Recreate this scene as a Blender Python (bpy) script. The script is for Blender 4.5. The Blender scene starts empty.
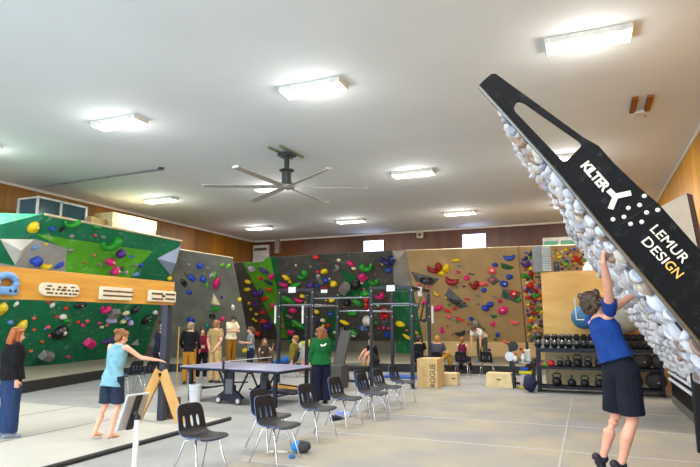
import bpy, bmesh, math, random
from mathutils import Vector, Matrix, noise
R = random.Random(7)
PI = math.pi
SC = bpy.context.scene
COL = SC.collection

# ------------------------------------------------------------------ camera model
FPX, CX, CY, HZ, VX, EYE = 559.0, 350.0, 233.5, 321.0, 587.0, 1.77
PITCH = math.atan((HZ-CY)/FPX)
YAW = math.atan((VX-CX)/math.hypot(FPX, HZ-CY))
cp, sp, cy_, sy_ = math.cos(PITCH), math.sin(PITCH), math.cos(YAW), math.sin(YAW)
FW = Vector((-sy_*cp, cy_*cp, sp)); RT = Vector((cy_, sy_, 0)); UP = Vector((sy_*sp, -cy_*sp, cp))
EY = Vector((0, 0, EYE))
def ray(x, y): return FW + RT*((x-CX)/FPX) - UP*((y-CY)/FPX)
def onplane(x, y, P, N):
    d = ray(x, y); return EY + d*((Vector(P)-EY).dot(Vector(N))/d.dot(Vector(N)))
def atz(x, y, z=0.0): return onplane(x, y, (0, 0, z), (0, 0, 1))
def aty(x, y, Y): return onplane(x, y, (0, Y, 0), (0, 1, 0))
def atx(x, y, X): return onplane(x, y, (X, 0, 0), (1, 0, 0))
def proj(p):
    q = Vector(p)-EY; w = q.dot(FW)
    return Vector((CX+FPX*q.dot(RT)/w, CY-FPX*q.dot(UP)/w))

# ------------------------------------------------------------------ materials
def lin(c):
    f = lambda v: (v/255/12.92) if v/255 <= .04045 else ((v/255+.055)/1.055)**2.4
    return (f(c[0]), f(c[1]), f(c[2]), 1)
_M = {}
def mat(name, c, rough=.6, metal=0.0, var=.12, scale=6.0, chalk=0.0, emit=0.0, bump=0.0, coat=0.0, c2=None, spec=.5, alpha=1.0, trans=0.0, chscale=9.0):
    if name in _M: return _M[name]
    m = bpy.data.materials.new(name); m.use_nodes = True
    nt = m.node_tree; b = nt.nodes['Principled BSDF']
    base = lin(c)
    b.inputs['Roughness'].default_value = rough; b.inputs['Metallic'].default_value = metal
    b.inputs['Specular IOR Level'].default_value = spec
    b.inputs['Coat Weight'].default_value = coat
    if alpha < 1: b.inputs['Alpha'].default_value = alpha
    if trans: b.inputs['Transmission Weight'].default_value = trans
    tc = nt.nodes.new('ShaderNodeTexCoord')
    nz = nt.nodes.new('ShaderNodeTexNoise'); nz.inputs['Scale'].default_value = scale; nz.inputs['Detail'].default_value = 5
    nt.links.new(tc.outputs['Object'], nz.inputs['Vector'])
    mx = nt.nodes.new('ShaderNodeMix'); mx.data_type = 'RGBA'
    d = lin(c2) if c2 else tuple(v*(1-var) for v in base[:3])+(1,)
    l = base if c2 else tuple(min(1, v*(1+var)) for v in base[:3])+(1,)
    mx.inputs['A'].default_value = d; mx.inputs['B'].default_value = l
    rp = nt.nodes.new('ShaderNodeMapRange'); rp.inputs[1].default_value = .35; rp.inputs[2].default_value = .65
    nt.links.new(nz.outputs['Fac'], rp.inputs[0]); nt.links.new(rp.outputs[0], mx.inputs['Factor'])
    out = mx.outputs['Result']
    if chalk:
        n2 = nt.nodes.new('ShaderNodeTexNoise'); n2.inputs['Scale'].default_value = chscale; n2.inputs['Detail'].default_value = 7; n2.inputs['Roughness'].default_value = .7
        nt.links.new(tc.outputs['Object'], n2.inputs['Vector'])
        r2 = nt.nodes.new('ShaderNodeMapRange'); r2.inputs[1].default_value = .56; r2.inputs[2].default_value = .8; r2.inputs[4].default_value = chalk
        nt.links.new(n2.outputs['Fac'], r2.inputs[0])
        m2 = nt.nodes.new('ShaderNodeMix'); m2.data_type = 'RGBA'; m2.inputs['B'].default_value = (.72, .72, .7, 1)
        nt.links.new(r2.outputs[0], m2.inputs['Factor']); nt.links.new(out, m2.inputs['A']); out = m2.outputs['Result']
    nt.links.new(out, b.inputs['Base Color'])
    if emit:
        b.inputs['Emission Color'].default_value = base; b.inputs['Emission Strength'].default_value = emit
    if bump:
        bp = nt.nodes.new('ShaderNodeBump'); bp.inputs['Strength'].default_value = bump; bp.inputs['Distance'].default_value = .02
        nt.links.new(nz.outputs['Fac'], bp.inputs['Height']); nt.links.new(bp.outputs['Normal'], b.inputs['Normal'])
    _M[name] = m; return m

def wood(name, c, c2, grain=(1, 1, 14), scale=2.0, rough=.5, plank=0, axis=0, gap=.5):
    """plank: board width in metres along axis, drawn as thin dark joints"""
    if name in _M: return _M[name]
    m = mat(name, c, rough=rough, c2=c2); nt = m.node_tree; b = nt.nodes['Principled BSDF']
    tc = [n for n in nt.nodes if n.type == 'TEX_COORD'][0]; nz = [n for n in nt.nodes if n.type == 'TEX_NOISE'][0]
    mp = nt.nodes.new('ShaderNodeMapping'); mp.inputs['Scale'].default_value = grain
    nt.links.new(tc.outputs['Object'], mp.inputs['Vector']); nt.links.new(mp.outputs[0], nz.inputs['Vector'])
    nz.inputs['Scale'].default_value = scale; nz.inputs['Distortion'].default_value = .6
    if plank:
        sx = nt.nodes.new('ShaderNodeSeparateXYZ'); nt.links.new(tc.outputs['Object'], sx.inputs[0])
        a = nt.nodes.new('ShaderNodeMath'); a.operation = 'DIVIDE'; a.inputs[1].default_value = plank; nt.links.new(sx.outputs[axis], a.inputs[0])
        fr = nt.nodes.new('ShaderNodeMath'); fr.operation = 'FRACT'; nt.links.new(a.outputs[0], fr.inputs[0])
        lt = nt.nodes.new('ShaderNodeMath'); lt.operation = 'LESS_THAN'; lt.inputs[1].default_value = .02; nt.links.new(fr.outputs[0], lt.inputs[0])
        ml = nt.nodes.new('ShaderNodeMath'); ml.operation = 'MULTIPLY'; ml.inputs[1].default_value = gap; nt.links.new(lt.outputs[0], ml.inputs[0])
        fl = nt.nodes.new('ShaderNodeMath'); fl.operation = 'FLOOR'; nt.links.new(a.outputs[0], fl.inputs[0])
        wn = nt.nodes.new('ShaderNodeTexWhiteNoise'); wn.noise_dimensions = '1D'; nt.links.new(fl.outputs[0], wn.inputs['W'])
        hv = nt.nodes.new('ShaderNodeHueSaturation'); mr = nt.nodes.new('ShaderNodeMapRange'); mr.inputs[3].default_value = .82; mr.inputs[4].default_value = 1.12
        nt.links.new(wn.outputs['Value'], mr.inputs[0]); nt.links.new(mr.outputs[0], hv.inputs['Value'])
        src = b.inputs['Base Color'].links[0].from_socket
        nt.links.new(src, hv.inputs['Color'])
        mx = nt.nodes.new('ShaderNodeMix'); mx.data_type = 'RGBA'; mx.inputs['B'].default_value = (.03, .018, .006, 1)
        nt.links.new(ml.outputs[0], mx.inputs['Factor']); nt.links.new(hv.outputs[0], mx.inputs['A']); nt.links.new(mx.outputs['Result'], b.inputs['Base Color'])
    return m

# ------------------------------------------------------------------ object helpers
def tag(o, label=None, cat=None, group=None, kind=None):
    if label: o['label'] = label
    if cat: o['category'] = cat
    if group: o['group'] = group
    if kind: o['kind'] = kind
    return o
def obj(name, me, m=None, parent=None, loc=(0, 0, 0), rot=None, smooth=False, fix=True):
    if isinstance(me, bmesh.types.BMesh):
        if fix: bmesh.ops.recalc_face_normals(me, faces=me.faces)
        d = bpy.data.meshes.new(name); me.to_mesh(d); me.free(); me = d
    if m is not None and not me.materials: me.materials.append(m)
    if smooth:
        for p in me.polygons: p.use_smooth = True
    o = bpy.data.objects.new(name, me); COL.objects.link(o)
    o.location = loc
    if rot is not None: o.rotation_euler = rot
    if parent: o.parent = parent
    return o
def thing(name, label, cat, loc=(0, 0, 0), rz=0.0, group=None, rot=None):
    o = bpy.data.objects.new(name, None); COL.objects.link(o); o.location = loc
    o.rotation_euler = rot if rot else (0, 0, rz); o.empty_display_size = .2
    return tag(o, label, cat, group)
def struct(name, bm, m, parent=None, smooth=False, loc=(0, 0, 0)):
    o = obj(name, bm, m, parent, loc=loc, smooth=smooth)
    if not parent: o['kind'] = 'structure'
    return o
def dup(root, loc, rz=None, label=None):
    r = root.copy(); COL.objects.link(r); r.location = loc
    if rz is not None: r.rotation_euler = (0, 0, rz)
    if label: r['label'] = label
    for ch in list(root.children):
        c = ch.copy(); COL.objects.link(c); c.parent = r
        for g in list(ch.children):
            d = g.copy(); COL.objects.link(d); d.parent = c
    return r
NB = bmesh.new
def box(bm, c, s, rot=None, bev=0.0):
    M = Matrix.Translation(Vector(c)) @ (rot.to_4x4() if rot is not None else Matrix.Identity(4)) @ Matrix.Diagonal((s[0], s[1], s[2], 1))
    t = bmesh.new(); bmesh.ops.create_cube(t, size=1, matrix=M)
    if bev:
        bmesh.ops.bevel(t, geom=t.edges[:], offset=bev, segments=2, affect='EDGES', profile=.5)
    d = bpy.data.meshes.new('t'); t.to_mesh(d); t.free(); bm.from_mesh(d); bpy.data.meshes.remove(d)
    return bm
def frame_from(d, ref=None):
    d = Vector(d).normalized()
    ref = Vector(ref) if ref is not None else (Vector((0, 0, 1)) if abs(d.z) < .9 else Vector((1, 0, 0)))
    x = ref - d*ref.dot(d)
    if x.length < 1e-5: x = d.orthogonal()
    x.normalize(); return x, d.cross(x)
def loft(bm, pts, rad, seg=12, ref=None, cap='round'):
    """closed tube through pts; rad entries are r or (r_along_ref, r_other)"""
    pts = [Vector(p) for p in pts]; n = len(pts)
    rr = [(r, r) if not isinstance(r, (tuple, list)) else r for r in rad]
    rings = []
    def ring(c, x, y, a, b):
        return [bm.verts.new(c + x*(a*math.cos(2*PI*k/seg)) + y*(b*math.sin(2*PI*k/seg))) for k in range(seg)]
    for i in range(n):
        d = (pts[min(i+1, n-1)]-pts[max(i-1, 0)])
        x, y = frame_from(d, ref); d.normalize()
        a, b = rr[i]
        if i == 0 and cap == 'round':
            for t in (.95, .6):
                s = math.sqrt(1-t*t); rings.append(ring(pts[0]-d*min(a, b)*t, x, y, a*s, b*s))
        rings.append(ring(pts[i], x, y, a, b))
        if i == n-1 and cap == 'round':
            for t in (.6, .95):
                s = math.sqrt(1-t*t); rings.append(ring(pts[-1]+d*min(a, b)*t, x, y, a*s, b*s))
    for p, q in zip(rings, rings[1:]):
        for k in range(seg):
            bm.faces.new((p[k], p[(k+1) % seg], q[(k+1) % seg], q[k]))
    bm.faces.new(rings[0][::-1]); bm.faces.new(rings[-1])
    return bm
def tube(bm, a, b, r, seg=10): return loft(bm, [a, b], [r, r], seg, cap='flat')
def ell(bm, c, r, rot=None, u=16, v=10):
    M = Matrix.Translation(Vector(c)) @ (rot.to_4x4() if rot is not None else Matrix.Identity(4)) @ Matrix.Diagonal((r[0], r[1], r[2], 1))
    bmesh.ops.create_uvsphere(bm, u_segments=u, v_segments=v, radius=1, matrix=M); return bm
def lathe(bm, prof, seg=20, M=None):
    rings = []
    for r, z in prof:
        rings.append([bm.verts.new((r*math.cos(2*PI*k/seg), r*math.sin(2*PI*k/seg), z)) for k in range(seg)])
    for p, q in zip(rings, rings[1:]):
        for k in range(seg): bm.faces.new((p[k], p[(k+1) % seg], q[(k+1) % seg], q[k]))
    bm.faces.new(rings[0][::-1]); bm.faces.new(rings[-1])
    if M is not None:
        vs = [v for r in rings for v in r]; bmesh.ops.transform(bm, matrix=M, verts=vs)
    return bm
def prism(bm, poly, ext):
    """poly: 3D loop; ext: extrusion vector"""
    ext = Vector(ext); a = [bm.verts.new(p) for p in poly]; b = [bm.verts.new(Vector(p)+ext) for p in poly]
    n = len(a); bm.faces.new(a); bm.faces.new(b[::-1])
    for i in range(n): bm.faces.new((a[i], b[i], b[(i+1) % n], a[(i+1) % n]))
    return bm
def text_mesh(s, size=1.0, ext=.0, bold=0.0, space=1.0):
    c = bpy.data.curves.new('txt', 'FONT'); c.body = s; c.size = size; c.extrude = ext; c.offset = bold; c.space_character = space
    o = bpy.data.objects.new('txt', c); COL.objects.link(o); bpy.context.view_layer.update()
    me = bpy.data.meshes.new_from_object(o.evaluated_get(bpy.context.evaluated_depsgraph_get()))
    bpy.data.objects.remove(o); bpy.data.curves.remove(c); return me
def remesh(bm, voxel, smooth=4, nz=0.0, nzs=9.0):
    bmesh.ops.recalc_face_normals(bm, faces=bm.faces)
    d = bpy.data.meshes.new('r'); bm.to_mesh(d); bm.free()
    o = bpy.data.objects.new('r', d); COL.objects.link(o)
    m = o.modifiers.new('r', 'REMESH'); m.mode = 'VOXEL'; m.voxel_size = voxel; m.use_smooth_shade = True
    if smooth:
        s = o.modifiers.new('s', 'SMOOTH'); s.factor = .5; s.iterations = smooth
    bpy.context.view_layer.update()
    me = bpy.data.meshes.new_from_object(o.evaluated_get(bpy.context.evaluated_depsgraph_get()))
    bpy.data.objects.remove(o); bpy.data.meshes.remove(d)
    if nz:
        N = [v.normal.copy() for v in me.vertices]
        cs = []
        for v, q in zip(me.vertices, N): cs.extend(v.co + q*(nz*noise.noise(v.co*nzs)))
        me.vertices.foreach_set('co', cs); me.update()
    for p in me.polygons: p.use_smooth = True
    return me

# ------------------------------------------------------------------ people
def skin_m(c): return mat('skin_%d_%d_%d' % c, c, rough=.5, var=.05, scale=14)
def cloth_m(name, c, var=.16, rough=.9): return mat(name, c, rough=rough, var=var, scale=11, spec=.2)
EYE_M = mat('eye_dark', (35, 26, 22), rough=.3)
LIP_M = mat('lip', (170, 92, 84), rough=.5)
V = Vector
def figure(label, loc, face, ht=1.75, spine=(0, .02, 1), head=(0, 1, 0), arms=None, legs=None, skin=(222, 168, 138),
           shirt=None, pants=None, hair=None, shoes=None, cap=None, seat=None, female=False, voxel=.013, group=None,
           twist=0.0, hands=None, build=1.0, shirt_mark=None, foot_z=0.0):
    """face: world direction the body faces. Local axes: x right, y forward, z up."""
    k = ht/1.75
    s = V(spine).normalized(); rgt = (Matrix.Rotation(twist, 3, s) @ V((1, 0, 0))).normalized()
    rgt = (rgt - s*rgt.dot(s)).normalized(); fwd = s.cross(rgt)
    pel = V((0, 0, 0))
    shw, hpw = (.158, .092) if female else (.178, .088)
    at = lambda h, f=0, r=0: pel + s*(h*k) + fwd*(f*k) + rgt*(r*k)
    arms = arms or {}; legs = legs or {}
    dA = {'L': ((-.16, 0, -1), (-.02, .18, -1)), 'R': ((.16, 0, -1), (.02, .18, -1))}
    dL = {'L': ((-.05, .04, -1), (0, -.05, -1)), 'R': ((.05, .04, -1), (0, -.05, -1))}
    J = {}
    rz0 = math.atan2(-face[0], face[1])
    for S, sg in (('L', -1), ('R', 1)):
        l = legs.get(S, dL[S]); hp = V((sg*hpw*k, 0, -.02*k)); t = V(l[0]).normalized(); q = V(l[1]).normalized()
        kn = hp + t*.43*k; an = kn + q*.41*k
        J['l'+S] = (hp, kn, an, t, q, V(l[2]).normalized() if len(l) > 2 else None)
    low = min(J['lL'][2].z - .075*k, J['lR'][2].z - .075*k)
    dz = (seat + .10*k) if seat is not None else -low + foot_z
    off = V((0, 0, dz)); pel = off
    for key in list(J):
        J[key] = tuple((q+off if (i < 3) else q) for i, q in enumerate(J[key]))
    at = lambda h, f=0, r=0: pel + s*(h*k) + fwd*(f*k) + rgt*(r*k)
    for S, sg in (('L', -1), ('R', 1)):
        a = arms.get(S, dA[S]); sh = at(.47, -.005, sg*shw); La, Lf = .285*k, .25*k
        if a[0] == 'ik':      # wrist goes to a world point, elbow bends towards the pole
            tg = Matrix.Rotation(-rz0, 3, 'Z') @ (V(a[1])-V(loc)); D = tg-sh
            if D.z > .2: sh = sh + V((0, 0, .05*k)) - rgt*(sg*.03*k); D = tg-sh
            dd = min(D.length, (La+Lf)*.995); D.normalize(); ca = (La*La+dd*dd-Lf*Lf)/(2*La*dd); h_ = La*math.sqrt(max(0, 1-ca*ca))
            po = V(a[2]); po = (po-D*po.dot(D)).normalized(); el = sh + D*(La*ca) + po*h_; wr = sh + D*dd
            u = (el-sh).normalized(); f = (wr-el).normalized()
        else:
            u = V(a[0]).normalized(); f = V(a[1]).normalized()
            if u.z > .3: sh = sh + V((0, 0, .045*k*u.z)) - rgt*(sg*.025*k)
            el = sh + u*La; wr = el + f*Lf
        J[S] = (sh, el, wr, u, f)
    W = .95 if female else 1.0
    W *= build
    neck = at(.505, .0); 
    hf = V(head).normalized(); hup = (V((0, 0, 1))*.75 + s*.6); hup = (hup - hf*hup.dot(hf)).normalized(); hr = hf.cross(hup)
    hc = neck + (s*.6+hup*.6).normalized()*.125*k + hf*.022*k
    HM = Matrix((hr, hf, hup)).transposed()      # head axes
    hp_ = lambda x, y, z: hc + hr*(x*k) + hf*(y*k) + hup*(z*k)
    # --- body
    b = NB()
    tors = [(-.07, (.15, .10)), (.0, (.165, .112)), (.12, (.135, .095)), (.26, (.15, .105)), (.38, (.165, .108)), (.46, (.13, .085)), (.5, (.06, .06))]
    if female: tors = [(-.07, (.155, .105)), (.0, (.168, .115)), (.14, (.118, .09)), (.27, (.135, .108)), (.37, (.143, .105)), (.46, (.11, .075)), (.5, (.05, .052))]
    loft(b, [at(h) for h, r in tors], [(r[0]*k*W, r[1]*k*W) for h, r in tors], 20, ref=rgt)
    loft(b, [neck - s*.05*k, neck + s*.02*k, hc - hup*.05*k], [.062*k*W, .054*k*W, .055*k*W], 12)
    ell(b, hp_(0, -.012, .025), (.076*k, .094*k, .098*k), HM)
    ell(b, hp_(0, .03, -.045), (.058*k, .062*k, .075*k), HM)
    ell(b, hp_(0, .052, -.085), (.03*k, .03*k, .026*k), HM)
    loft(b, [hp_(0, .082, .012), hp_(0, .104, -.03)], [.010*k, .016*k], 8)
    ell(b, hp_(0, .083, -.062), (.026*k, .014*k, .012*k), HM)
    for sg in (-1, 1):
        ell(b, hp_(sg*.079, -.012, -.012), (.012*k, .022*k, .032*k), HM, 10, 8)
        ell(b, hp_(sg*.034, .078, .032), (.026*k, .014*k, .010*k), HM, 10, 8)
    for S, sg in (('L', -1), ('R', 1)):
        sh, el, wr, u, f = J[S]; g = W*(.88 if female else 1)
        loft(b, [at(.49, -.01, sg*.04), at(.455, -.005, sg*.10), sh], [.05*k*g, .055*k*g, .052*k*g], 12)
        loft(b, [sh, sh.lerp(el, .35), el, el.lerp(wr, .3), wr], [.058*k*g, .050*k*g, .041*k*g, .043*k*g, .029*k*g], 12)
        # hand
        hd = (hands or {}).get(S, {}); d = V(hd.get('dir', f)).normalized()
        n = V(hd.get('palm', -rgt*sg)); n = (n - d*n.dot(d)).normalized(); side = n.cross(d)*1.0
        th = V(hd.get('thumb', fwd)); th = (th-d*th.dot(d)); 
        if side.dot(th) < 0: side = -side
        curl = hd.get('curl', .35)
        loft(b, [wr, wr+d*.035*k, wr+d*.085*k], [(.027*k, .02*k), (.036*k, .017*k), (.040*k, .014*k)], 10, ref=side)
        for i, (o, L) in enumerate(((.031, .070), (.0105, .079), (-.0105, .073), (-.031, .057))):
            p0 = wr + d*.078*k + side*o*k; dd = d + side*(o*1.6); dd.normalize(); P = [p0]; a = 0
            for j, fr in enumerate((.46, .31, .23)):
                a += curl*(.7 if j == 0 else 1)
                P.append(P[-1] + (dd*math.cos(a)+n*math.sin(a))*L*fr*k*1.15)
            loft(b, P, [.0095*k, .0088*k, .008*k, .007*k], 7)
        p0 = wr + d*.03*k + side*.026*k
        loft(b, [p0, p0+(d*.6+side*.8+n*.2)*.04*k, p0+(d*.9+side*.62+n*.4)*.07*k], [.014*k, .0115*k, .009*k], 8)
    for S, sg in (('L', -1), ('R', 1)):
        hp, kn, an, t, q, toe = J['l'+S]
        pf = (hp-kn).cross(an-kn)
        back = V((0, -1, 0)) if abs(q.y) < .9 else V((0, 0, -1))
        loft(b, [hp+V((0, 0, .03*k)), hp.lerp(kn, .35), kn, kn.lerp(an, .12)+back*.01*k, kn.lerp(an, .33)+back*.018*k, kn.lerp(an, .7)+back*.004*k, an],
             [.088*k*W, .08*k*W, .056*k*W, .054*k*W, .06*k*W, .042*k*W, .034*k*W], 14)
        td = toe if toe is not None else V((sg*.12, 1, -.0))
        td = td.normalized(); fup = (V((0, 0, 1))-td*td.z); fup = fup.normalized() if fup.length > .1 else V((0, 1, 0))
        heel = an - fup*.045*k - td*.035*k
        loft(b, [an, an - fup*.03*k + td*.03*k, an - fup*.048*k + td*.10*k, an-fup*.056*k+td*.15*k], [.036*k, (.036*k, .036*k), (.041*k, .026*k), (.040*k, .017*k)], 12, ref=fup.cross(td))
        ell(b, heel, (.032*k, .034*k, .03*k), None, 10, 8)
        J['f'+S] = (an, td, fup)
    me = remesh(b, voxel, 3)
    me.materials.append(skin_m(skin)); me.materials.append(EYE_M); me.materials.append(LIP_M)
    eyes = [hp_(sg*.032, .082, .012) for sg in (-1, 1)]; brow = [hp_(sg*.034, .088, .036) for sg in (-1, 1)]; mo = hp_(0, .095, -.062)
    er = max(.012*k, voxel*.9)
    for p in me.polygons:
        c = p.center
        if (c-hc).length > .16*k: continue
        if any((c-e).length < er for e in eyes): p.material_index = 1
        else:
            dm = c-mo
            if abs(dm.dot(hr)) < .027*k and abs(dm.dot(hup)) < .010*k and dm.dot(hf) > -.02*k: p.material_index = 2
    fx, fy = face[0], face[1]; rz = math.atan2(-fx, fy)
    root = obj('person', me, None, loc=loc, rot=(0, 0, rz)); tag(root, label, 'person', group)
    hm = None
    # --- clothes
    e = .014*k
    if shirt:
        b = NB(); hem = shirt.get('hem', -.06)
        ts = [(hem, (.172, .125))] + [(h, r) for h, r in tors if h > hem+.05 and h < .47] + [(.475, (.115, .075)), (.498, (.078, .062))]
        lo = shirt.get('loose', .012)
        loft(b, [at(h) for h, r in ts], [(r[0]*k*W+e+lo, r[1]*k*W+e+lo) for h, r in ts], 22, ref=rgt, cap='flat')
        fr = shirt.get('sleeve', .6)
        for S, sg in (('L', -1), ('R', 1)):
            sh, el, wr, u, f = J[S]; g = W*(.88 if female else 1)
            if fr <= 0:
                loft(b, [at(.40, 0, sg*.07), at(.455, -.005, sg*.085), at(.475, -.008, sg*.07)], [.075*k*g, .066*k*g+e*.5, .055*k*g+e*.5], 12); continue
            loft(b, [at(.475, -.01, sg*.05), at(.448, -.005, sg*.11), sh], [.045*k*g+e*.2, .052*k*g+e*.4, .052*k*g+e*.5], 14)
            ell(b, sh, ((.055*k*g+e*.55),)*3)
            P = [sh]; rad = [.055*k*g+e*.5]
            if fr <= 1: P += [sh.lerp(el, fr*.5), sh.lerp(el, fr)]; rad += [.064*k*g+e*.6, .060*k*g+e*.8]
            else: P += [sh.lerp(el, .5), el, el.lerp(wr, (fr-1)*.5), el.lerp(wr, fr-1)]; rad += [.06*k*g+e*.4, .053*k*g+e*.5, .05*k*g+e*.4, .040*k*g+e*.3]
            loft(b, P, rad, 14, cap='flat')
        if shirt.get('hood'):
            loft(b, [at(.46, -.07, -.1), at(.44, -.10, 0), at(.46, -.07, .1)], [.045*k, .06*k, .045*k], 10)
            loft(b, [at(.47, 0), at(.515, .0)], [.085*k, .072*k], 12, cap='flat')
        if shirt.get('collar'): loft(b, [at(.46, 0), at(.525, .005)], [.09*k, .066*k], 12, cap='flat')
        me = remesh(b, voxel*1.05, 2, nz=.008*k, nzs=10)
        so = obj(shirt.get('name', 'shirt'), me, cloth_m('cloth_'+shirt['name2'], shirt['c']), root)
        if 'lab' in shirt: so['label'] = shirt['lab']
        if shirt_mark:
            bm = NB(); c = at(.33, -.155, 0)
            loft(bm, [c - rgt*.07*k + s*.02*k, c + s*.0, c+rgt*.06*k + s*.05*k], [(.02*k, .012*k), (.04*k, .012*k), (.012*k, .01*k)], 8, ref=s)
            box(bm, c-s*.06*k, (.1*k, .012, .02*k), Matrix((rgt, fwd, s)).transposed())
            obj('back_print', bm, mat('print_white', (235, 235, 225), .8), so)
    if pants:
        b = NB(); ln = pants.get('len', 2.0); lo = pants.get('loose', .01)
        loft(b, [at(pants.get('top', .07)), at(.0), at(-.06)], [(.15*k*W+e, .108*k*W+e), (.17*k*W+e, .12*k*W+e), (.165*k*W+e, .115*k*W+e)], 20, ref=rgt)
        for S, sg in (('L', -1), ('R', 1)):
            hp, kn, an, t, q, toe = J['l'+S]
            if ln <= 1:
                P = [hp+V((0, 0, .04*k)), hp.lerp(kn, ln*.5), hp.lerp(kn, ln)]; rad = [.098*k*W+e, .09*k*W+e+lo, .083*k*W+e+lo*1.8]
            else:
                P = [hp+V((0, 0, .04*k)), hp.lerp(kn, .45), kn, kn.lerp(an, (ln-1)*.5), kn.lerp(an, ln-1)]; fl = pants.get('flare', 0)
                rad = [.096*k*W+e*.8, .084*k*W+e+lo, .062*k*W+e+lo, .058*k*W+e+lo+fl*.5, .047*k*W+e+lo+fl]
            loft(b, P, rad, 14, cap='flat')
        me = remesh(b, voxel*1.05, 2, nz=.007*k, nzs=8)
        po = obj(pants.get('name', 'trousers'), me, cloth_m('cloth_'+pants['name2'], pants['c']), root)
    if shoes:
        for S in ('L', 'R'):
            an, td, fup = J['f'+S]; b = NB(); rr_ = fup.cross(td)
            loft(b, [an-fup*.035*k-td*.05*k, an-fup*.034*k+td*.03*k, an-fup*.045*k+td*.10*k, an-fup*.052*k+td*.165*k], [(.04*k, .04*k), (.045*k, .042*k), (.05*k, .032*k), (.043*k, .022*k)], 12, ref=rr_)
            loft(b, [an-fup*.02*k, an+fup*.02*k], [.044*k, .042*k], 12)
            me = remesh(b, voxel*.9, 2); obj('shoe', me, mat('shoe_'+shoes['name2'], shoes['c'], .6), root)
    if hair:
        b = NB(); st = hair['style']
        ell(b, hp_(0, -.026, .036), (.089*k, .098*k, .102*k), HM)
        ell(b, hp_(0, -.058, -.01), (.078*k, .062*k, .085*k), HM)
        loft(b, [hp_(-.07, .045, .07), hp_(0, .075, .092), hp_(.07, .045, .07)], [.026*k]*3, 8)
        for sg in (-1, 1): loft(b, [hp_(sg*.075, .02, .05), hp_(sg*.08, .005, -.0)], [.02*k, .014*k], 8)
        if st == 'bun': ell(b, hp_(0, -.12, .07), (.05*k, .045*k, .045*k), HM)
        if st == 'long':
            L = hair.get('len', .3)
            for x in (-.085, -.05, 0, .05, .085):
                loft(b, [hp_(x*.8, -.05, .06), hp_(x, -.075, -.04), hp_(x*1.1, -.085, -.1) - V((0, 0, 0)), hp_(x*1.1, -.088, -.1) - s*(L-.1)*k], [.04*k, .042*k, .038*k, .022*k], 9)
            for sg in (-1, 1): loft(b, [hp_(sg*.078, .0, .06), hp_(sg*.09, -.01, -.06), hp_(sg*.095, .01, -.1) - s*(L-.16)*k], [.03*k, .032*k, .018*k], 9)
        if st == 'pony':
            loft(b, [hp_(0, -.1, .06), hp_(0, -.15, .03), hp_(.0, -.15, -.08), hp_(0, -.13, -.2)], [.03*k, .035*k, .032*k, .015*k], 9)
        if st == 'curly':
            for i in range(38):
                a = R.uniform(0, 2*PI); h = R.uniform(-.04, .12); rr_ = math.sqrt(max(0, 1-(max(h, 0)/.135)**2))*.088
                if math.sin(a)*rr_ > .045 and h < .07: continue
                ell(b, hp_(math.cos(a)*rr_, math.sin(a)*rr_-.026, h), (.028*k, .028*k, .026*k), None, 8, 6)
        me = remesh(b, max(voxel*.9, .008), 3, nz=(.012 if st == 'curly' else .004)*k, nzs=26)
        hm = obj('hair', me, mat('hair_%d_%d_%d' % hair['c'], hair['c'], .55, var=.3, scale=18), root)
    if cap:
        b = NB(); ell(b, hp_(0, -.016, .062), (.093*k, .104*k, .078*k), HM)
        if cap.get('brim', 1): loft(b, [hp_(-.055, .075, .062), hp_(0, .15, .055), hp_(.055, .075, .062)], [(.04*k, .012*k)]*3, 8, ref=hf)
        me = remesh(b, .01, 2); obj('cap', me, cloth_m('cap_%d' % cap['c'][0], cap['c']), root)
    return root, J, rz

def vdir(p): return Vector((p[0], p[1], 0)).normalized()
def rel(p, right, away):
    """world facing direction given as image-right / away-from-viewer components at ground point p"""
    d = vdir(p); r = Vector((d.y, -d.x, 0)); return r*right + d*away
MATZ, PLZ = .03, .30

exec_people = []
# foreground left: red-haired woman
p = atz(6, 437, MATZ); p.z = MATZ
root, J, rz = figure('person with long red hair in black sweatshirt and blue jeans at the left edge', p, rel(p, .95, .25), 1.70, female=True, build=1.2,
    spine=(0, .0, 1), head=(.05, 1, -.12), skin=(240, 176, 146), voxel=.009,
    arms={'L': ((-.22, -.05, -1), (-.05, .14, -1)), 'R': ((.2, -.08, -1), (.05, .16, -1))},
    shirt=dict(c=(24, 22, 24), name='sweatshirt', name2='black_sweat', sleeve=1.95, loose=.04, hem=-.05), pants=dict(c=(44, 62, 98), name='jeans', name2='jeans', loose=.02, flare=.035, len=1.97),
    hair=dict(style='long', c=(160, 84, 36), len=.30), shoes=dict(c=(150, 160, 175), name2='greyblue'))
# foreground left: woman in teal tank walking away to the right
p = atz(109, 437, MATZ); p.z = MATZ
figure('barefoot person in a pale blue tank top and navy shorts walking by the hangboard post', p, rel(p, .66, .72), 1.70, female=True, build=.96,
    spine=(.02, .16, 1), head=(.25, 1, -.22), skin=(238, 172, 142), voxel=.009,
    arms={'R': ((.50, .5, -.52), (.72, .58, -.16)), 'L': ((-.12, .05, -1), (-.02, .3, -1))}, hands={'R': dict(palm=(0, 0, -1), curl=.25, thumb=(-.4, 1, 0))},
    legs={'L': ((-.02, -.04, -1), (.02, -.50, -1)), 'R': ((.0, .12, -1), (-.02, -.30, -1))},
    shirt=dict(c=(122, 168, 182), name='tank_top', name2='teal_tank', sleeve=0, loose=.022, hem=-.15), pants=dict(c=(42, 50, 68), name='shorts', name2='navy_shorts', len=.9, loose=.008),
    hair=dict(style='bun', c=(134, 86, 42)))
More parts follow.
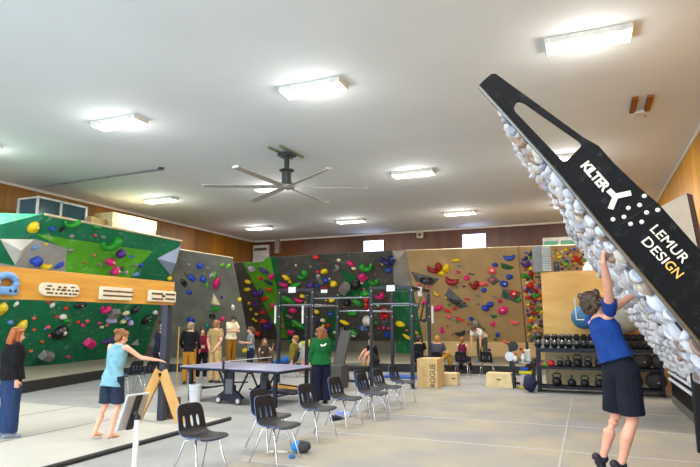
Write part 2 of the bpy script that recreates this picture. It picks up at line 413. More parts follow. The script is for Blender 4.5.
# man on the right hanging from the near board
TH = math.radians(33)
BX, BY0, BY1, BZ = 1.38, 5.15, 7.05, .70
BE = Vector((-math.sin(TH), 0, math.cos(TH))); BN = Vector((-math.cos(TH), 0, -math.sin(TH)))
handp = onplane(603, 250, (BX, 0, BZ), BN)
wristp = onplane(603.5, 262, Vector((BX, 0, BZ))+BN*.13, BN)
q = EY + ray(620.5, 371.5)*5.45; manp = Vector((q.x, q.y, 0))
figure('person in blue T-shirt and black shorts reaching up to the overhanging training board', manp, rel(manp, .78, .65), 1.86, foot_z=.33,
    spine=(-.24, -.20, 1), head=(.25, .8, .5), skin=(226, 160, 132), voxel=.008, build=.93,
    arms={'R': ('ik', wristp, (1, -.3, 0)), 'L': ((.1, .9, .45), (.45, .75, .6))},
    hands={'R': dict(palm=(.5, .85, 0), curl=.75, dir=(0, .1, 1), thumb=(-1, 0, 0)), 'L': dict(palm=(0, .9, .3), curl=.7, thumb=(1, 0, 0))},
    legs={'L': ((-.12, .06, -1), (-.20, -.30, -1), (.1, .45, -.8)), 'R': ((.0, .03, -1), (-.22, -.22, -1), (.1, .5, -.75))},
    shirt=dict(c=(28, 62, 128), name2='blue_tee', sleeve=.42, loose=.006, hem=.09), pants=dict(c=(24, 27, 36), name='shorts', name2='black_shorts', len=.86, loose=.012, top=.06),
    hair=dict(style='curly', c=(74, 52, 36)), shoes=dict(c=(26, 26, 40), name2='climbing_dark'))
# mid ground: green hoodie at the table
p = atz(321, 404)
figure('person with long brown hair in a green hoodie standing at the table tennis table corner', p, rel(p, -.35, .9), 1.70, female=True, build=1.1, voxel=.011,
    spine=(0, .04, 1), head=(-.35, 1, -.12), skin=(232, 176, 150),
    arms={'L': ((-.22, .12, -1), (-.02, .35, -1)), 'R': ((.14, .0, -1), (-.05, .3, -1))},
    shirt=dict(c=(20, 92, 46), name='hoodie', name2='green_hoodie', sleeve=1.95, loose=.04, hood=True, hem=-.08), pants=dict(c=(28, 30, 50), name2='navy_trousers', loose=.028, flare=.02),
    hair=dict(style='long', c=(124, 74, 36), len=.36), shoes=dict(c=(30, 30, 34), name2='black'), shirt_mark=True)
# standing group beyond the table
p = atz(158.5, 386)
figure('person in grey cap, navy jacket and black shorts standing behind the steel post', p, rel(p, .75, -.65), 1.76, spine=(0, .06, 1), head=(.1, 1, -.2),
    arms={'L': ((-.1, .1, -1), (.1, .35, -1)), 'R': ((.12, .1, -1), (-.1, .4, -1))},
    shirt=dict(c=(28, 34, 52), name='jacket', name2='navy_jacket', sleeve=1.9, loose=.035), pants=dict(c=(26, 26, 28), name='shorts', name2='black_shorts2', len=.85, loose=.02),
    hair=dict(style='short', c=(110, 100, 90)), cap=dict(c=(150, 146, 140), brim=1), shoes=dict(c=(60, 60, 60), name2='grey'))
p = atz(188, 384)
figure('person seen from behind in black jumper and ochre trousers beyond the table', p, rel(p, .35, .95), 1.80, head=(.25, 1, 0), build=.98,
    arms={'L': ((-.35, .05, -1), (.1, .7, -.7)), 'R': ((.3, .0, -1), (-.1, .6, -.8))},
    shirt=dict(c=(22, 24, 28), name='jumper', name2='black_jumper', sleeve=1.9, loose=.014), pants=dict(c=(176, 122, 44), name2='ochre_trousers', loose=.008, top=.03),
    hair=dict(style='short', c=(142, 120, 92)), shoes=dict(c=(70, 60, 50), name2='brown'))
p = atz(201, 379)
figure('person with long dark hair in maroon sweater and black trousers facing the viewer', p, rel(p, .05, -1), 1.62, female=True, head=(.1, 1, 0),
    arms={'L': ((-.12, .1, -1), (.55, .7, -.2)), 'R': ((.12, .1, -1), (-.55, .7, -.2))},
    shirt=dict(c=(122, 26, 48), name='sweater', name2='maroon_sweater', sleeve=1.9, loose=.02), pants=dict(c=(28, 28, 32), name2='black_trousers', loose=.005),
    hair=dict(style='long', c=(52, 32, 24), len=.32), shoes=dict(c=(200, 190, 180), name2='pale'))
p = atz(214, 383)
figure('person in tan T-shirt and beige trousers with hands clasped behind the back', p, rel(p, .65, .75), 1.86, head=(-.4, 1, .0), skin=(236, 178, 150),
    arms={'L': ((-.22, -.15, -1), (.55, -.35, -.8)), 'R': ((.22, -.2, -1), (-.5, -.3, -.8))},
    shirt=dict(c=(168, 140, 92), name2='tan_tee', sleeve=.65, loose=.012), pants=dict(c=(190, 158, 108), name2='beige_trousers', loose=.006),
    hair=dict(style='short', c=(150, 98, 48)), shoes=dict(c=(80, 70, 60), name2='brown'))
def at_depth(x, y, depth):
    q = ray(x, y); return EY + q*(depth/q.dot(FW))
p = at_depth(230, 371, 18.9); p.z = PLZ
figure('person in cream T-shirt, dark cap and brown trousers looking down at both hands', p, rel(p, .6, -.75), 1.73, spine=(0, .08, 1), head=(.05, 1, -.5),
    arms={'L': ((-.15, .3, -1), (.5, .8, .05)), 'R': ((.15, .3, -1), (-.3, .9, .05))},
    shirt=dict(c=(232, 218, 182), name2='cream_tee', sleeve=.7, loose=.03), pants=dict(c=(158, 108, 36), name2='brown_trousers', loose=.01),
    hair=dict(style='short', c=(50, 40, 32)), cap=dict(c=(58, 56, 50), brim=1), shoes=dict(c=(60, 50, 44), name2='brown'))
p = atz(250, 376)
figure('person in grey T-shirt and navy trousers standing sideways with forearms raised', p, rel(p, -.95, -.25), 1.64, female=True, head=(.1, 1, .05),
    arms={'L': ((-.08, .1, -1), (.1, 1, .1)), 'R': ((.08, .1, -1), (-.1, 1, .15))},
    shirt=dict(c=(132, 140, 150), name2='grey_tee', sleeve=.3, loose=.012), pants=dict(c=(34, 40, 66), name2='navy_trousers2', loose=.008),
    hair=dict(style='pony', c=(96, 60, 36)), shoes=dict(c=(190, 185, 180), name2='pale'))
SITL = {'L': ((-.12, 1, .05), (-.05, .08, -1)), 'R': ((.12, 1, .05), (.05, .08, -1))}
FLOORSIT = {'L': ((-.35, .8, .55), (.1, .5, -.75)), 'R': ((.35, .8, .55), (-.1, .5, -.75))}
p = at_depth(264, 361, 20.6); p.z = PLZ
figure('seated person in dark top raising one hand on the mat below the wall', p, rel(p, .1, -1), 1.65, female=True, seat=.02, legs=FLOORSIT, head=(-.1, 1, .1),
    arms={'L': ((-.35, .3, -.7), (-.15, .4, 1)), 'R': ((.2, .4, -.9), (-.3, .9, .1))},
    shirt=dict(c=(66, 60, 56), name2='dark_top', sleeve=.3, loose=.01), pants=dict(c=(90, 74, 60), name2='brown_shorts', len=1.9),
    hair=dict(style='long', c=(150, 104, 58), len=.2), shoes=dict(c=(190, 120, 60), name2='orange'))
OLV = atz(291, 377)
figure('person in olive shirt and blue jeans leaning back in a chair beyond the table', OLV, rel(OLV, -.85, .2), 1.74, seat=.47, spine=(0, -.25, 1), head=(.1, 1, .1),
    legs={'L': ((-.1, 1, -.12), (-.05, .9, -.5)), 'R': ((.1, 1, -.12), (.05, .9, -.5))},
    shirt=dict(c=(124, 112, 40), name2='olive_shirt', sleeve=1.8, loose=.02), pants=dict(c=(40, 92, 160), name='jeans', name2='bright_jeans', loose=.01),
    hair=dict(style='short', c=(150, 100, 50)), shoes=dict(c=(150, 150, 150), name2='grey'))
p = at_depth(303, 369, 19.2)
p.z = 0
figure('person bending over in pale grey shorts and yellow-green top behind the rig', p, rel(p, .95, .15), 1.76, spine=(0, 1, .25), head=(0, .5, -.9),
    legs={'L': ((-.1, .05, -1), (0, -.08, -1)), 'R': ((.1, .1, -1), (0, -.05, -1))},
    arms={'L': ((-.1, .25, -1), (0, .3, -1)), 'R': ((.1, .25, -1), (0, .3, -1))},
    shirt=dict(c=(150, 158, 60), name2='lime_shirt', sleeve=.7, loose=.02), pants=dict(c=(178, 176, 172), name='shorts', name2='grey_shorts', len=1.05, loose=.03),
    hair=dict(style='short', c=(90, 64, 40)), shoes=dict(c=(160, 120, 100), name2='tan'))
p = at_depth(372, 366, 19.4); p.z = PLZ
p.y += .35
figure('person in black T-shirt sitting on the mat edge with knees drawn up', p, rel(p, -.85, -.5), 1.74, seat=.02, spine=(0, .25, 1), head=(.1, 1, -.3),
    legs={'L': ((-.2, .8, .7), (0, .25, -1)), 'R': ((.15, .8, .75), (0, .2, -1))}, arms={'L': ((-.1, .8, -.5), (.1, .8, -.8)), 'R': ((.15, .8, -.5), (-.1, .7, -.9))},
    shirt=dict(c=(26, 26, 28), name2='black_tee', sleeve=.6, loose=.015), pants=dict(c=(60, 56, 50), name='shorts', name2='dark_shorts', len=.7),
    hair=dict(style='short', c=(170, 140, 90)), shoes=dict(c=(200, 150, 50), name2='yellow'))
CH_ROW = {}
for nm, x in (('a', 419), ('b', 438), ('c', 463), ('d', 488)): CH_ROW[nm] = atz(x, 376)
AW = (0, 1)
p = CH_ROW['a'].copy()
figure('person in black top with short dark hair seated beyond the rig post', p, AW, 1.74, seat=.45, legs=SITL, head=(.1, 1, 0),
    arms={'L': ((-.1, .35, -1), (.2, 1, -.1)), 'R': ((.1, .35, -1), (-.2, 1, -.1))},
    shirt=dict(c=(24, 24, 26), name2='black_top2', sleeve=.6, loose=.015), pants=dict(c=(40, 40, 44), name2='charcoal', loose=.01), hair=dict(style='short', c=(46, 32, 24)), shoes=dict(c=(50, 50, 50), name2='grey'))
p = CH_ROW['b'].copy()
figure('person in grey top and mustard trousers seated behind the tall plywood box', p, AW, 1.72, seat=.45, head=(-.1, 1, 0),
    legs={'L': ((-.12, 1, .05), (-.05, .08, -1)), 'R': ((.5, .75, .5), (.1, .2, -1))},
    arms={'L': ((-.1, .35, -1), (.2, 1, -.1)), 'R': ((.2, .35, -1), (.1, 1, .1))},
    shirt=dict(c=(74, 76, 84), name2='grey_top', sleeve=.7, loose=.02), pants=dict(c=(184, 140, 54), name2='mustard', loose=.012), hair=dict(style='short', c=(170, 128, 60)), shoes=dict(c=(50, 50, 50), name2='grey'))
p = CH_ROW['c'].copy()
figure('person in maroon top with pink hair tie and ponytail seated with back turned', p, AW, 1.64, female=True, seat=.45, legs=SITL, head=(.05, 1, 0), skin=(240, 180, 136),
    arms={'L': ((-.1, .35, -1), (.2, 1, -.1)), 'R': ((.1, .35, -1), (-.2, 1, -.1))},
    shirt=dict(c=(106, 26, 62), name2='maroon_top', sleeve=0, loose=.005, hem=0), pants=dict(c=(40, 36, 44), name2='dark_leggings'), hair=dict(style='pony', c=(140, 92, 44)), shoes=dict(c=(50, 50, 50), name2='grey'))
p = at_depth(483, 366, 20.2); p.z = PLZ
figure('person in white T-shirt bending forward beside the empty chair with hands to the feet', p, rel(p, -.45, -.85), 1.74, spine=(0, 1, .45), head=(0, .55, -.9),
    legs={'L': ((-.08, .05, -1), (0, -.1, -1)), 'R': ((.08, .05, -1), (0, -.1, -1))}, arms={'L': ((0, .12, -1), (.02, .0, -1)), 'R': ((0, .12, -1), (-.02, 0, -1))},
    shirt=dict(c=(228, 224, 216), name2='white_tee', sleeve=.6, loose=.025), pants=dict(c=(86, 84, 66), name2='olive_trousers', loose=.012), hair=dict(style='short', c=(84, 54, 34)), shoes=dict(c=(24, 120, 150), name2='teal'))
LAMP_W, SKY_S, EXPO = 120.0, 4.0, 0.2

# ------------------------------------------------------------------ room shell
XL, XR, YB, CZ, YN = -17.4, 2.75, 27.2, 6.3, -4.0
M_CEIL = mat('ceiling_paint', (226, 233, 236), rough=.85, var=.025, scale=.5)
M_FLOOR = mat('floor_rubber', (148, 148, 146), rough=.75, var=.10, scale=1.3, bump=.05)
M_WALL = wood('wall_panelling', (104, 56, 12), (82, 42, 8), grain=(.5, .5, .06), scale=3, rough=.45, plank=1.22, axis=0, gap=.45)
M_WALL_DIM = wood('panelling_dim', (150, 98, 14), (124, 76, 8), grain=(.5, .5, .06), scale=3, rough=.45, plank=1.22, axis=1, gap=.45)  # same wood in a darker copy; dimmer light put into the colour
M_WALL_LIT = wood('panelling_lit', (222, 158, 14), (200, 134, 8), grain=(.5, .5, .06), scale=3, rough=.45, plank=1.22, axis=1, gap=.45)  # same wood in a brighter copy; light on the right wall put into the colour
struct('floor', box(NB(), (-7.3, 11.6, -.05), (20.6, 31.6, .1)), M_FLOOR)
struct('ceiling', box(NB(), (-7.3, 11.6, CZ+.05), (20.6, 31.6, .1)), M_CEIL)
struct('wall_back', box(NB(), (-7.3, YB+.05, CZ/2), (20.4, .1, CZ)), M_WALL)
struct('wall_left', box(NB(), (XL-.05, 11.6, CZ/2), (.1, 31.2, CZ)), M_WALL_DIM)
struct('wall_right', box(NB(), (XR+.05, 11.6, CZ/2), (.1, 31.2, CZ)), M_WALL_LIT)
M_TRIM = mat('trim_paint', (222, 216, 200), .6, var=.03)
struct('trim_1', box(NB(), (-7.3, YB-.02, CZ-.04), (20.1, .04, .08)), M_TRIM)
struct('trim_2', box(NB(), (XL+.02, 11.6, CZ-.04), (.04, 31.0, .08)), M_TRIM)
struct('trim_3', box(NB(), (XR-.02, 11.6, CZ-.04), (.04, 31.0, .08)), M_TRIM)
M_GLOW = mat('daylight_glass', (190, 206, 255), .3, var=0, emit=5.0)
M_FRW = mat('window_frame', (120, 84, 60), .5)
for i, (x0, x1, z0, z1) in enumerate(((-10.59, -9.5, 5.28, 5.92), (-5.39, -4.28, 5.28, 5.95))):
    w = struct('window_%d' % (i+1), box(NB(), ((x0+x1)/2, YB-.012, (z0+z1)/2), (x1-x0, .02, z1-z0)), M_GLOW)
    b = NB()
    for s in (-1, 1):
        box(b, ((x0+x1)/2+s*((x1-x0)/2+.03), YB-.03, (z0+z1)/2), (.06, .06, z1-z0+.12))
        box(b, ((x0+x1)/2, YB-.03, (z0+z1)/2+s*((z1-z0)/2+.03)), (x1-x0, .06, .06))
    obj('window_frame', b, M_FRW, w)

# tan training mat on the right, pale mat on the left, raised landing mats
M_TAN = mat('mat_tan', (164, 154, 134), .8, c2=(138, 137, 136), scale=.8)
M_TAPE = mat('seam_tape', (168, 168, 166), .6, var=.03)
t = struct('floor_mat_right', box(NB(), ((XR-4.2)/2, 7.3, .006), (XR+4.2, 14.7, .012)), M_TAN)
for y in (14.45, 12.4, 10.5, 8.5, 6.4): obj('seam_tape', box(NB(), ((XR-4.2)/2, y, .0135), (XR+4.18, .05, .003)), M_TAPE, t)
obj('seam_tape', box(NB(), (-.42, 7.3, .0155), (.03, 14.6, .003)), M_TAPE, t)
M_PALE = mat('mat_pale', (178, 176, 166), .7, var=.06, scale=.8)
M_BLK = mat('black_rubber', (28, 28, 30), .55, var=.1)
pm = obj('training_mat', box(NB(), (-9.15, 5.4, .015), (6.1, 6.8, .03)), M_PALE); tag(pm, 'large cream floor mat under the hangboard beam at left', 'mat')
b = NB(); loft(b, [(-6.06, 2, .03), (-6.06, 8.84, .03)], [.035, .035], 10); obj('edge_strip', b, M_BLK, pm)
M_SEAM = mat('mat_seam', (120, 114, 104), .8)
for x in (-7.98, -9.8): obj('seam', box(NB(), (x, 5.4, .0315), (.022, 6.78, .003)), M_SEAM, pm)
M_PLAT = mat('landing_vinyl', (150, 144, 126), .75, var=.07, scale=.7)
M_PLATS = mat('landing_side', (30, 29, 28), .6, var=.2, scale=4)
poly = [(-12.3, 7.5), (-13.9, 13.5), (-13.6, 16.2), (-11.2, 17.7), (-8.4, 18.6), (-6, 19.3), (-2.0, 19.7), (-2.0, 26.6), (-17.38, 26.6), (-17.38, 7.5)]
b = NB(); prism(b, [(x, y, 0) for x, y in poly], (0, 0, PLZ-.02)); plat = obj('landing_mat', b, M_PLATS); tag(plat, 'thick raised landing mat with black sides along the climbing walls', 'mat')
b = NB(); prism(b, [(x, y, PLZ-.02) for x, y in poly], (0, 0, .02)); obj('mat_cover', b, M_PLAT, plat)

# ------------------------------------------------------------------ climbing walls
def wallmat(name, c, chalk=.35, var=.18, **k): return mat(name, c, rough=.75, var=var, scale=1.2, chalk=chalk, chscale=5, **k)
W_GREEN = wallmat('wall_dark_green', (12, 120, 78), .5); W_GREEN_LIT = wallmat('wall_green_lit', (28, 142, 104), .4)  # second green is lighter: light on the upper facet put into its colour
W_LIME = wallmat('wall_leaf_green', (90, 176, 30), .5); W_GREY = wallmat('wall_grey', (126, 123, 110), .3); W_ASH = wallmat('panel_ash_grey', (164, 162, 156), .3)
W_DARK = wallmat('wall_charcoal', (80, 77, 72), .5); W_TAN = wallmat('wall_tan', (178, 146, 98), .18, var=.1)
W_STONE = wallmat('wall_stone', (150, 146, 138), .3); W_PALE = wallmat('wall_pale_grey', (216, 212, 202), .2); W_BLUEGREY = wallmat('volume_blue_grey', (160, 174, 198), .3)
W_FOREST = wallmat('wall_forest', (14, 104, 58), .3); W_KICK = wallmat('wall_kick_tan', (206, 176, 122), .1, var=.06); W_KICKD = wallmat('wall_kick_grey', (96, 92, 80), .1)
class Plane:
    def __init__(s, P, A, B, toward=None):
        s.P = Vector(P); u = (Vector(A)-s.P); v = (Vector(B)-s.P); n = u.cross(v).normalized()
        if n.dot(EY-s.P) < 0: n = -n
        s.n = n; s.v = (Vector((0, 0, 1))-n*n.z).normalized(); s.u = s.v.cross(n)
        if s.u.dot(RT) < 0: s.u = -s.u
    def at(s, x, y, off=0.0): return onplane(x, y, s.P + s.n*off, s.n)
    def R(s): return Matrix((s.u, s.v, s.n)).transposed()
def panel(name, pts, m, n, parent=None, th=.05):
    b = NB(); prism(b, pts, -Vector(n)*th); return obj(name, b, m, parent)
def wall(label, name='climbing_wall'): return thing(name, label, 'climbing wall', (0, 0, 0))
# green wall (left)
gA = Vector((-17.0, 9.0, .3)); gB = atx(145, 354, -17.3); gT1 = atz(181, 241, 4.6); gT0 = atz(43, 214, 4.6)
PG = Plane(gA, (-17.0, 18, .3), (-13.25, 9, 4.6))
gBp = PG.at(145, 354); f1 = PG.at(43, 214); f2 = PG.at(35, 236); f3 = PG.at(0, 238.5); f3x = f2+(f3-f2)*3; d0 = atz(0, 213, 4.6); d0x = f1+(d0-f1)*3.0
GW = wall('dark green overhanging climbing wall at left with lime band')
gN = PG.at(-120, 385)
panel('wall_face', [f1, PG.at(181, 241), gBp, gN, f3x, f2], W_GREEN, PG.n, GW)
nl = (f2-f1).cross(d0x-f1).normalized(); nl = nl if nl.dot(EY-f1) > 0 else -nl
c3 = f2+(f3x-f2)
b = NB(); vs = [b.verts.new(p) for p in (f1, f2, c3, d0x)]; b.faces.new((vs[0], vs[1], vs[2])); b.faces.new((vs[0], vs[2], vs[3])); obj('upper_facet', b, W_GREEN_LIT, GW)
def paint(PL, pix, m, parent, off=.012, name='painted_panel'):
    return panel(name, [PL.at(x, y, off) for x, y in pix], m, PL.n, parent, th=off+.002)
paint(PG, [(36, 234), (152, 251.5), (124, 285), (110, 300), (62, 300), (66, 250)], W_LIME, GW)
paint(PG, [(34, 239), (67, 248), (63, 300), (0, 300), (15, 266)], W_ASH, GW, .014)
paint(PG, [(-8, 262), (15, 266), (0, 300), (-8, 300)], W_ASH, GW, .013)
# hidden side return between green and grey wall is left open, grey wall
GY = wall('tall grey slab climbing wall between green and charcoal walls')
q = [atz(150, 246, 4.3), atz(232, 258, 4.3), atz(252, 357, .3), Vector((-17.0, 19.2, .3))]
PY_ = Plane(PG.at(180.5, 250, -.1), atz(252, 357, .3), PG.at(145, 354, -.1))
q = [PY_.at(178, 249.5), PY_.at(232, 258), PY_.at(252, 357), PY_.at(141, 356.5)]

panel('wall_face', q, W_GREY, PY_.n, GY)
# charcoal wall
YK = 25.5
kz = aty(330, 340.5, YK).z
PD = Plane((-14, YK, kz), (-7, YK, kz), atz(330, 254, 4.6))
DW = wall('charcoal overhanging climbing wall with green stripes behind the rig')
panel('wall_face', [PD.at(*p) for p in ((232, 263), (262, 262), (266, 258), (330, 254), (393, 251), (397, 340.5), (222, 340.5))], W_DARK, PD.n, DW)
PDK = Plane((-14, YK, kz), (-7, YK, kz), (-7, YK, .3))
kb = aty(330, 351, YK).z
panel('kick_panel', [(-17.3, YK, .2), (-17.3, YK, kz), (PD.at(397, 340.5).x, YK, kz), (PD.at(397, 340.5).x, YK, .2)], W_KICKD, (0, -1, 0), DW)
paint(PD, [(243, 263), (262, 262), (266, 258), (272, 257.6), (277, 270), (283, 300), (289, 338), (280, 338), (262, 300)], W_LIME, DW)
paint(PD, [(270.5, 257.7), (276.5, 257.3), (279, 275), (283, 300), (300, 339), (288, 339), (277, 290)], W_FOREST, DW, .016)
paint(PD, [(341, 270), (372, 283), (394, 288), (396, 292), (380, 291), (338, 300), (344, 284)], W_FOREST, DW)
paint(PD, [(328, 312), (341, 308), (342, 340), (324, 340)], W_FOREST, DW)
b = NB(); panel('painted_panel', [(PDK.at(x, y, .012)) for x, y in ((288, 340.6), (341, 340.6), (341, 351), (290, 350))], W_FOREST, (0, -1, 0), DW, .014)
# tan wall and spray wall
YT = 24.45
tz = aty(500, 342, YT).z
PT = Plane((-6, YT, tz), (-2, YT, tz), atz(490, 248, 4.6))
TW = wall('tan plywood climbing wall with large volumes right of the charcoal wall')
panel('wall_face', [PT.at(*p) for p in ((405, 250.6), (517.6, 247), (525.5, 342), (423, 342))], W_TAN, PT.n, TW)
panel('kick_panel', [(PT.at(423, 342).x, YT, .2), (PT.at(423, 342).x, YT, tz), (PT.at(525.5, 342).x, YT, tz), (PT.at(525.5, 342).x, YT, .2)], W_KICK, (0, -1, 0), TW)
SW = wall('tan spray wall packed with small coloured holds above the plywood partition')
panel('wall_face', [PT.at(*p) for p in ((518.6, 247), (640, 243), (640, 342), (526.7, 342))], W_TAN, PT.n, SW)
panel('kick_panel', [(PT.at(526.7, 342).x, YT, .2), (PT.at(526.7, 342).x, YT, tz), (2.6, YT, tz), (2.6, YT, .2)], W_KICK, (0, -1, 0), SW)
# facet between charcoal and tan
FT = wall('narrow stone and green facet joining the charcoal and tan climbing walls')
fa = [PD.at(392.5, 251), PT.at(405.5, 250.6), PT.at(423.5, 342), PD.at(396.5, 340.5)]
fm = [fa[0].lerp(fa[3], .33), fa[1].lerp(fa[2], .42)]
def sheet(name, pts, m, parent):
    b = NB(); v = [b.verts.new(p) for p in pts]; b.faces.new((v[0], v[1], v[2])); b.faces.new((v[0], v[2], v[3]))
    o = obj(name, b, m, parent); s = o.modifiers.new('s', 'SOLIDIFY'); s.thickness = .03; s.offset = 0; return o
sheet('upper_facet', [fa[0], fa[1], fm[1], fm[0]], W_STONE, FT)
sheet('lower_facet', [fm[0], fm[1], fa[2], fa[3]], W_FOREST, FT)
k0, k1 = fa[3], fa[2]
sheet('kick_panel', [k0, k1, Vector((k1.x, k1.y, .2)), Vector((k0.x, k0.y, .2))], W_FOREST, FT)
# pale top edges of the walls
M_EDGE = mat('plywood_edge', (205, 190, 150), .6)
def edge(P, par):
    b = NB()
    for a, c in zip(P, P[1:]):
        loft(b, [a+Vector((0, .05, .0)), c+Vector((0, .05, .0))], [.035, .035], 6, cap='flat')
    obj('top_edge', b, M_EDGE, par)
edge([f1, PG.at(181, 241)], GW)
edge([PD.at(*p) for p in ((232, 263), (262, 262), (266, 258), (330, 254), (393, 251))], DW); edge([PT.at(405, 250.6), PT.at(517.6, 247)], TW); edge([PT.at(518.6, 247), PT.at(640, 243)], SW); edge(q[:2], GY)

# ------------------------------------------------------------------ holds
PAL = dict(red=(206, 32, 24), darkred=(148, 14, 26), pink=(222, 26, 116), salmon=(236, 92, 92), yellow=(238, 200, 14), green=(30, 146, 34), lime=(110, 196, 40), darkgreen=(18, 92, 48),
           blue=(28, 70, 178), lightblue=(96, 140, 196), navy=(24, 30, 84), purple=(74, 34, 128), black=(24, 23, 25), grey=(128, 124, 118), white=(226, 222, 212), orange=(230, 96, 26), teal=(28, 118, 104), cream=(228, 214, 168), brown=(122, 84, 58), lilac=(186, 166, 208))
CN = dict(darkred='dark red', darkgreen='dark green', lightblue='light blue')
def hmat(c, chalk=.85): return mat('hold_'+c, PAL[c], rough=.45, var=.06, chalk=chalk, chscale=4)
CHK = mat('hold_chalked', (222, 218, 208), .8, var=.1)
def hold_mesh(shape, w, h):
    """local: x right, y up on the wall, z outwards"""
    b = NB(); r = R
    if shape in ('blob', 'knob', 'sloper'):
        M = Matrix.Diagonal((w/2, h/2, min(w, h)*(.55 if shape != 'sloper' else .4), 1))
        bmesh.ops.create_uvsphere(b, u_segments=16 if shape != 'knob' else 12, v_segments=10 if shape != 'knob' else 8, radius=1, matrix=M)
        s = r.uniform(0, 99)
        for v in b.verts:
            v.co *= 1+.22*noise.noise(Vector((v.co.x/w*2.2+s, v.co.y/h*2.2, v.co.z/h)))
            if v.co.y > 0: v.co.z *= 1.25
            v.co.z = max(v.co.z, -.01)
    elif shape in ('crescent', 'hook', 'horn'):
        P = []; rad = []; n = 11; a0, a1 = (200, 345) if shape == 'crescent' else ((170, 330) if shape == 'hook' else (230, 400))
        for i in range(n):
            a = math.radians(a0+(a1-a0)*i/(n-1)); tk = math.sin(PI*(.12+.76*i/(n-1))) if shape == 'crescent' else (.45+.6*i/(n-1) if shape == 'hook' else 1.05-.6*i/(n-1))
            P.append((math.cos(a)*w*.40, math.sin(a)*h*.55+h*.22, .02+min(w, h)*.1)); rad.append((min(w, h)*.36*tk, min(w, h)*.30*tk))
        loft(b, P, rad, 12, ref=(0, 0, 1))
    elif shape == 'bar':
        loft(b, [(-w*.42, 0, h*.15), (-w*.1, h*.08, h*.28), (w*.2, h*.05, h*.3), (w*.42, -h*.05, h*.15)], [h*.3, h*.48, h*.45, h*.25], 12)
    elif shape == 'ring':
        n = 18
        for i in range(n):
            pass
        vs = []
        for i in range(n):
            a = 2*PI*i/n; rr = []
            for j in range(8):
                c = 2*PI*j/8; tk = .15*min(w, h)
                rr.append(b.verts.new(((w*.36+tk*math.cos(c))*math.cos(a), (h*.36+tk*math.cos(c))*math.sin(a), .03+tk*1.2*(math.sin(c)+.6))))
            vs.append(rr)
        for i in range(n):
            for j in range(8): b.faces.new((vs[i][j], vs[(i+1) % n][j], vs[(i+1) % n][(j+1) % 8], vs[i][(j+1) % 8]))
    elif shape in ('wing', 'pyramid'):
        pts = [(-w/2, h*.5), (w/2, -h*.05), (w*.1, -h/2), (-w*.35, -h*.3)] if shape == 'wing' else [(-w/2, -h*.3), (w/2, -h*.4), (w*.05, h/2)]
        vs = [b.verts.new((x, y, -.01)) for x, y in pts]; t = b.verts.new((0, -h*.05, min(w, h)*.5)); b.faces.new(vs)
        for i in range(len(vs)): b.faces.new((vs[i], vs[(i+1) % len(vs)], t))
        bmesh.ops.recalc_face_normals(b, faces=b.faces); bmesh.ops.bevel(b, geom=b.edges[:], offset=min(w, h)*.05, segments=2, affect='EDGES', profile=.5)
    elif shape == 'block':
        box(b, (0, 0, min(w, h)*.3), (w, h, min(w, h)*.7), bev=min(w, h)*.14)
        for v in b.verts:
            if v.co.z > min(w, h)*.3: v.co.x *= .82; v.co.y *= .82
    return b
SHAPE = dict(blob='rounded', knob='small', sloper='domed', crescent='crescent-shaped', hook='hooked', horn='curved', bar='long', ring='ring-shaped', wing='wing-shaped', pyramid='pyramid-shaped', block='blocky')
HOLDS = []
def holds(PL, where, group, data):
    for (x, y, w, h, ang, c, sh) in data:
        p = PL.at(x, y); e = .2
        kx = (proj(p+PL.u*e)-proj(p)).length/e; ky = (proj(p+PL.v*e)-proj(p)).length/e
        if PL.n.dot((EY-p).normalized()) < .3: kx = max(kx, ky*.7)
        W, H = w/kx, h/ky
        a = math.radians(ang)
        b = hold_mesh(sh, W, H)
        if sh in ('bar', 'crescent', 'hook', 'horn', 'ring', 'wing', 'blob') and max(w, h) >= 8: 
            pass
        M = PL.R().to_4x4() @ Matrix.Rotation(a, 4, 'Z')
        o = obj('climbing_hold', b, hmat(c), None, loc=p, smooth=sh not in ('pyramid', 'wing', 'block'))
        o.rotation_euler = M.to_euler()
        if max(w, h) >= 9 and sh in ('blob', 'bar', 'sloper'):
            bb = NB(); mn = min(W, H); ell(bb, (W*.04, H*(.16 if sh != 'crescent' and sh != 'hook' else -.24), mn*(.5 if sh != 'sloper' else .36)), (mn*.24, mn*.16, mn*.1)); obj('chalk_patch', bb, CHK, o, smooth=True)
        HOLDS.append((o, where, c, sh, x, y, group, w*h))
ORD = ['', 'first', 'second', 'third', 'fourth', 'fifth', 'sixth', 'seventh', 'eighth', 'ninth', 'tenth', 'eleventh', 'twelfth', 'thirteenth', 'fourteenth', 'fifteenth', 'sixteenth', 'seventeenth', 'eighteenth', 'nineteenth', 'twentieth']
def label_holds():
    g = {}
    for h in HOLDS: g.setdefault((h[1], h[2], h[3]), []).append(h)
    for (wh, c, sh), L in g.items():
        L.sort(key=lambda h: h[4]); base = '%s %s hold' % (CN.get(c, c), SHAPE[sh]); n = len(L)
        for i, h in enumerate(L):
            if n == 1: s = 'only %s on the %s' % (base, wh)
            elif n == 2: s = '%s of the two %ss on the %s' % (('left', 'right')[i], base, wh)
            elif i == 0: s = 'leftmost %s on the %s' % (base, wh)
            elif i == n-1: s = 'rightmost %s on the %s' % (base, wh)
            else: s = '%s from left of the %ss on the %s' % (ORD[i+1] if i < 20 else 'number %d' % (i+1), base, wh)
            tag(h[0], s, 'climbing hold', h[6])
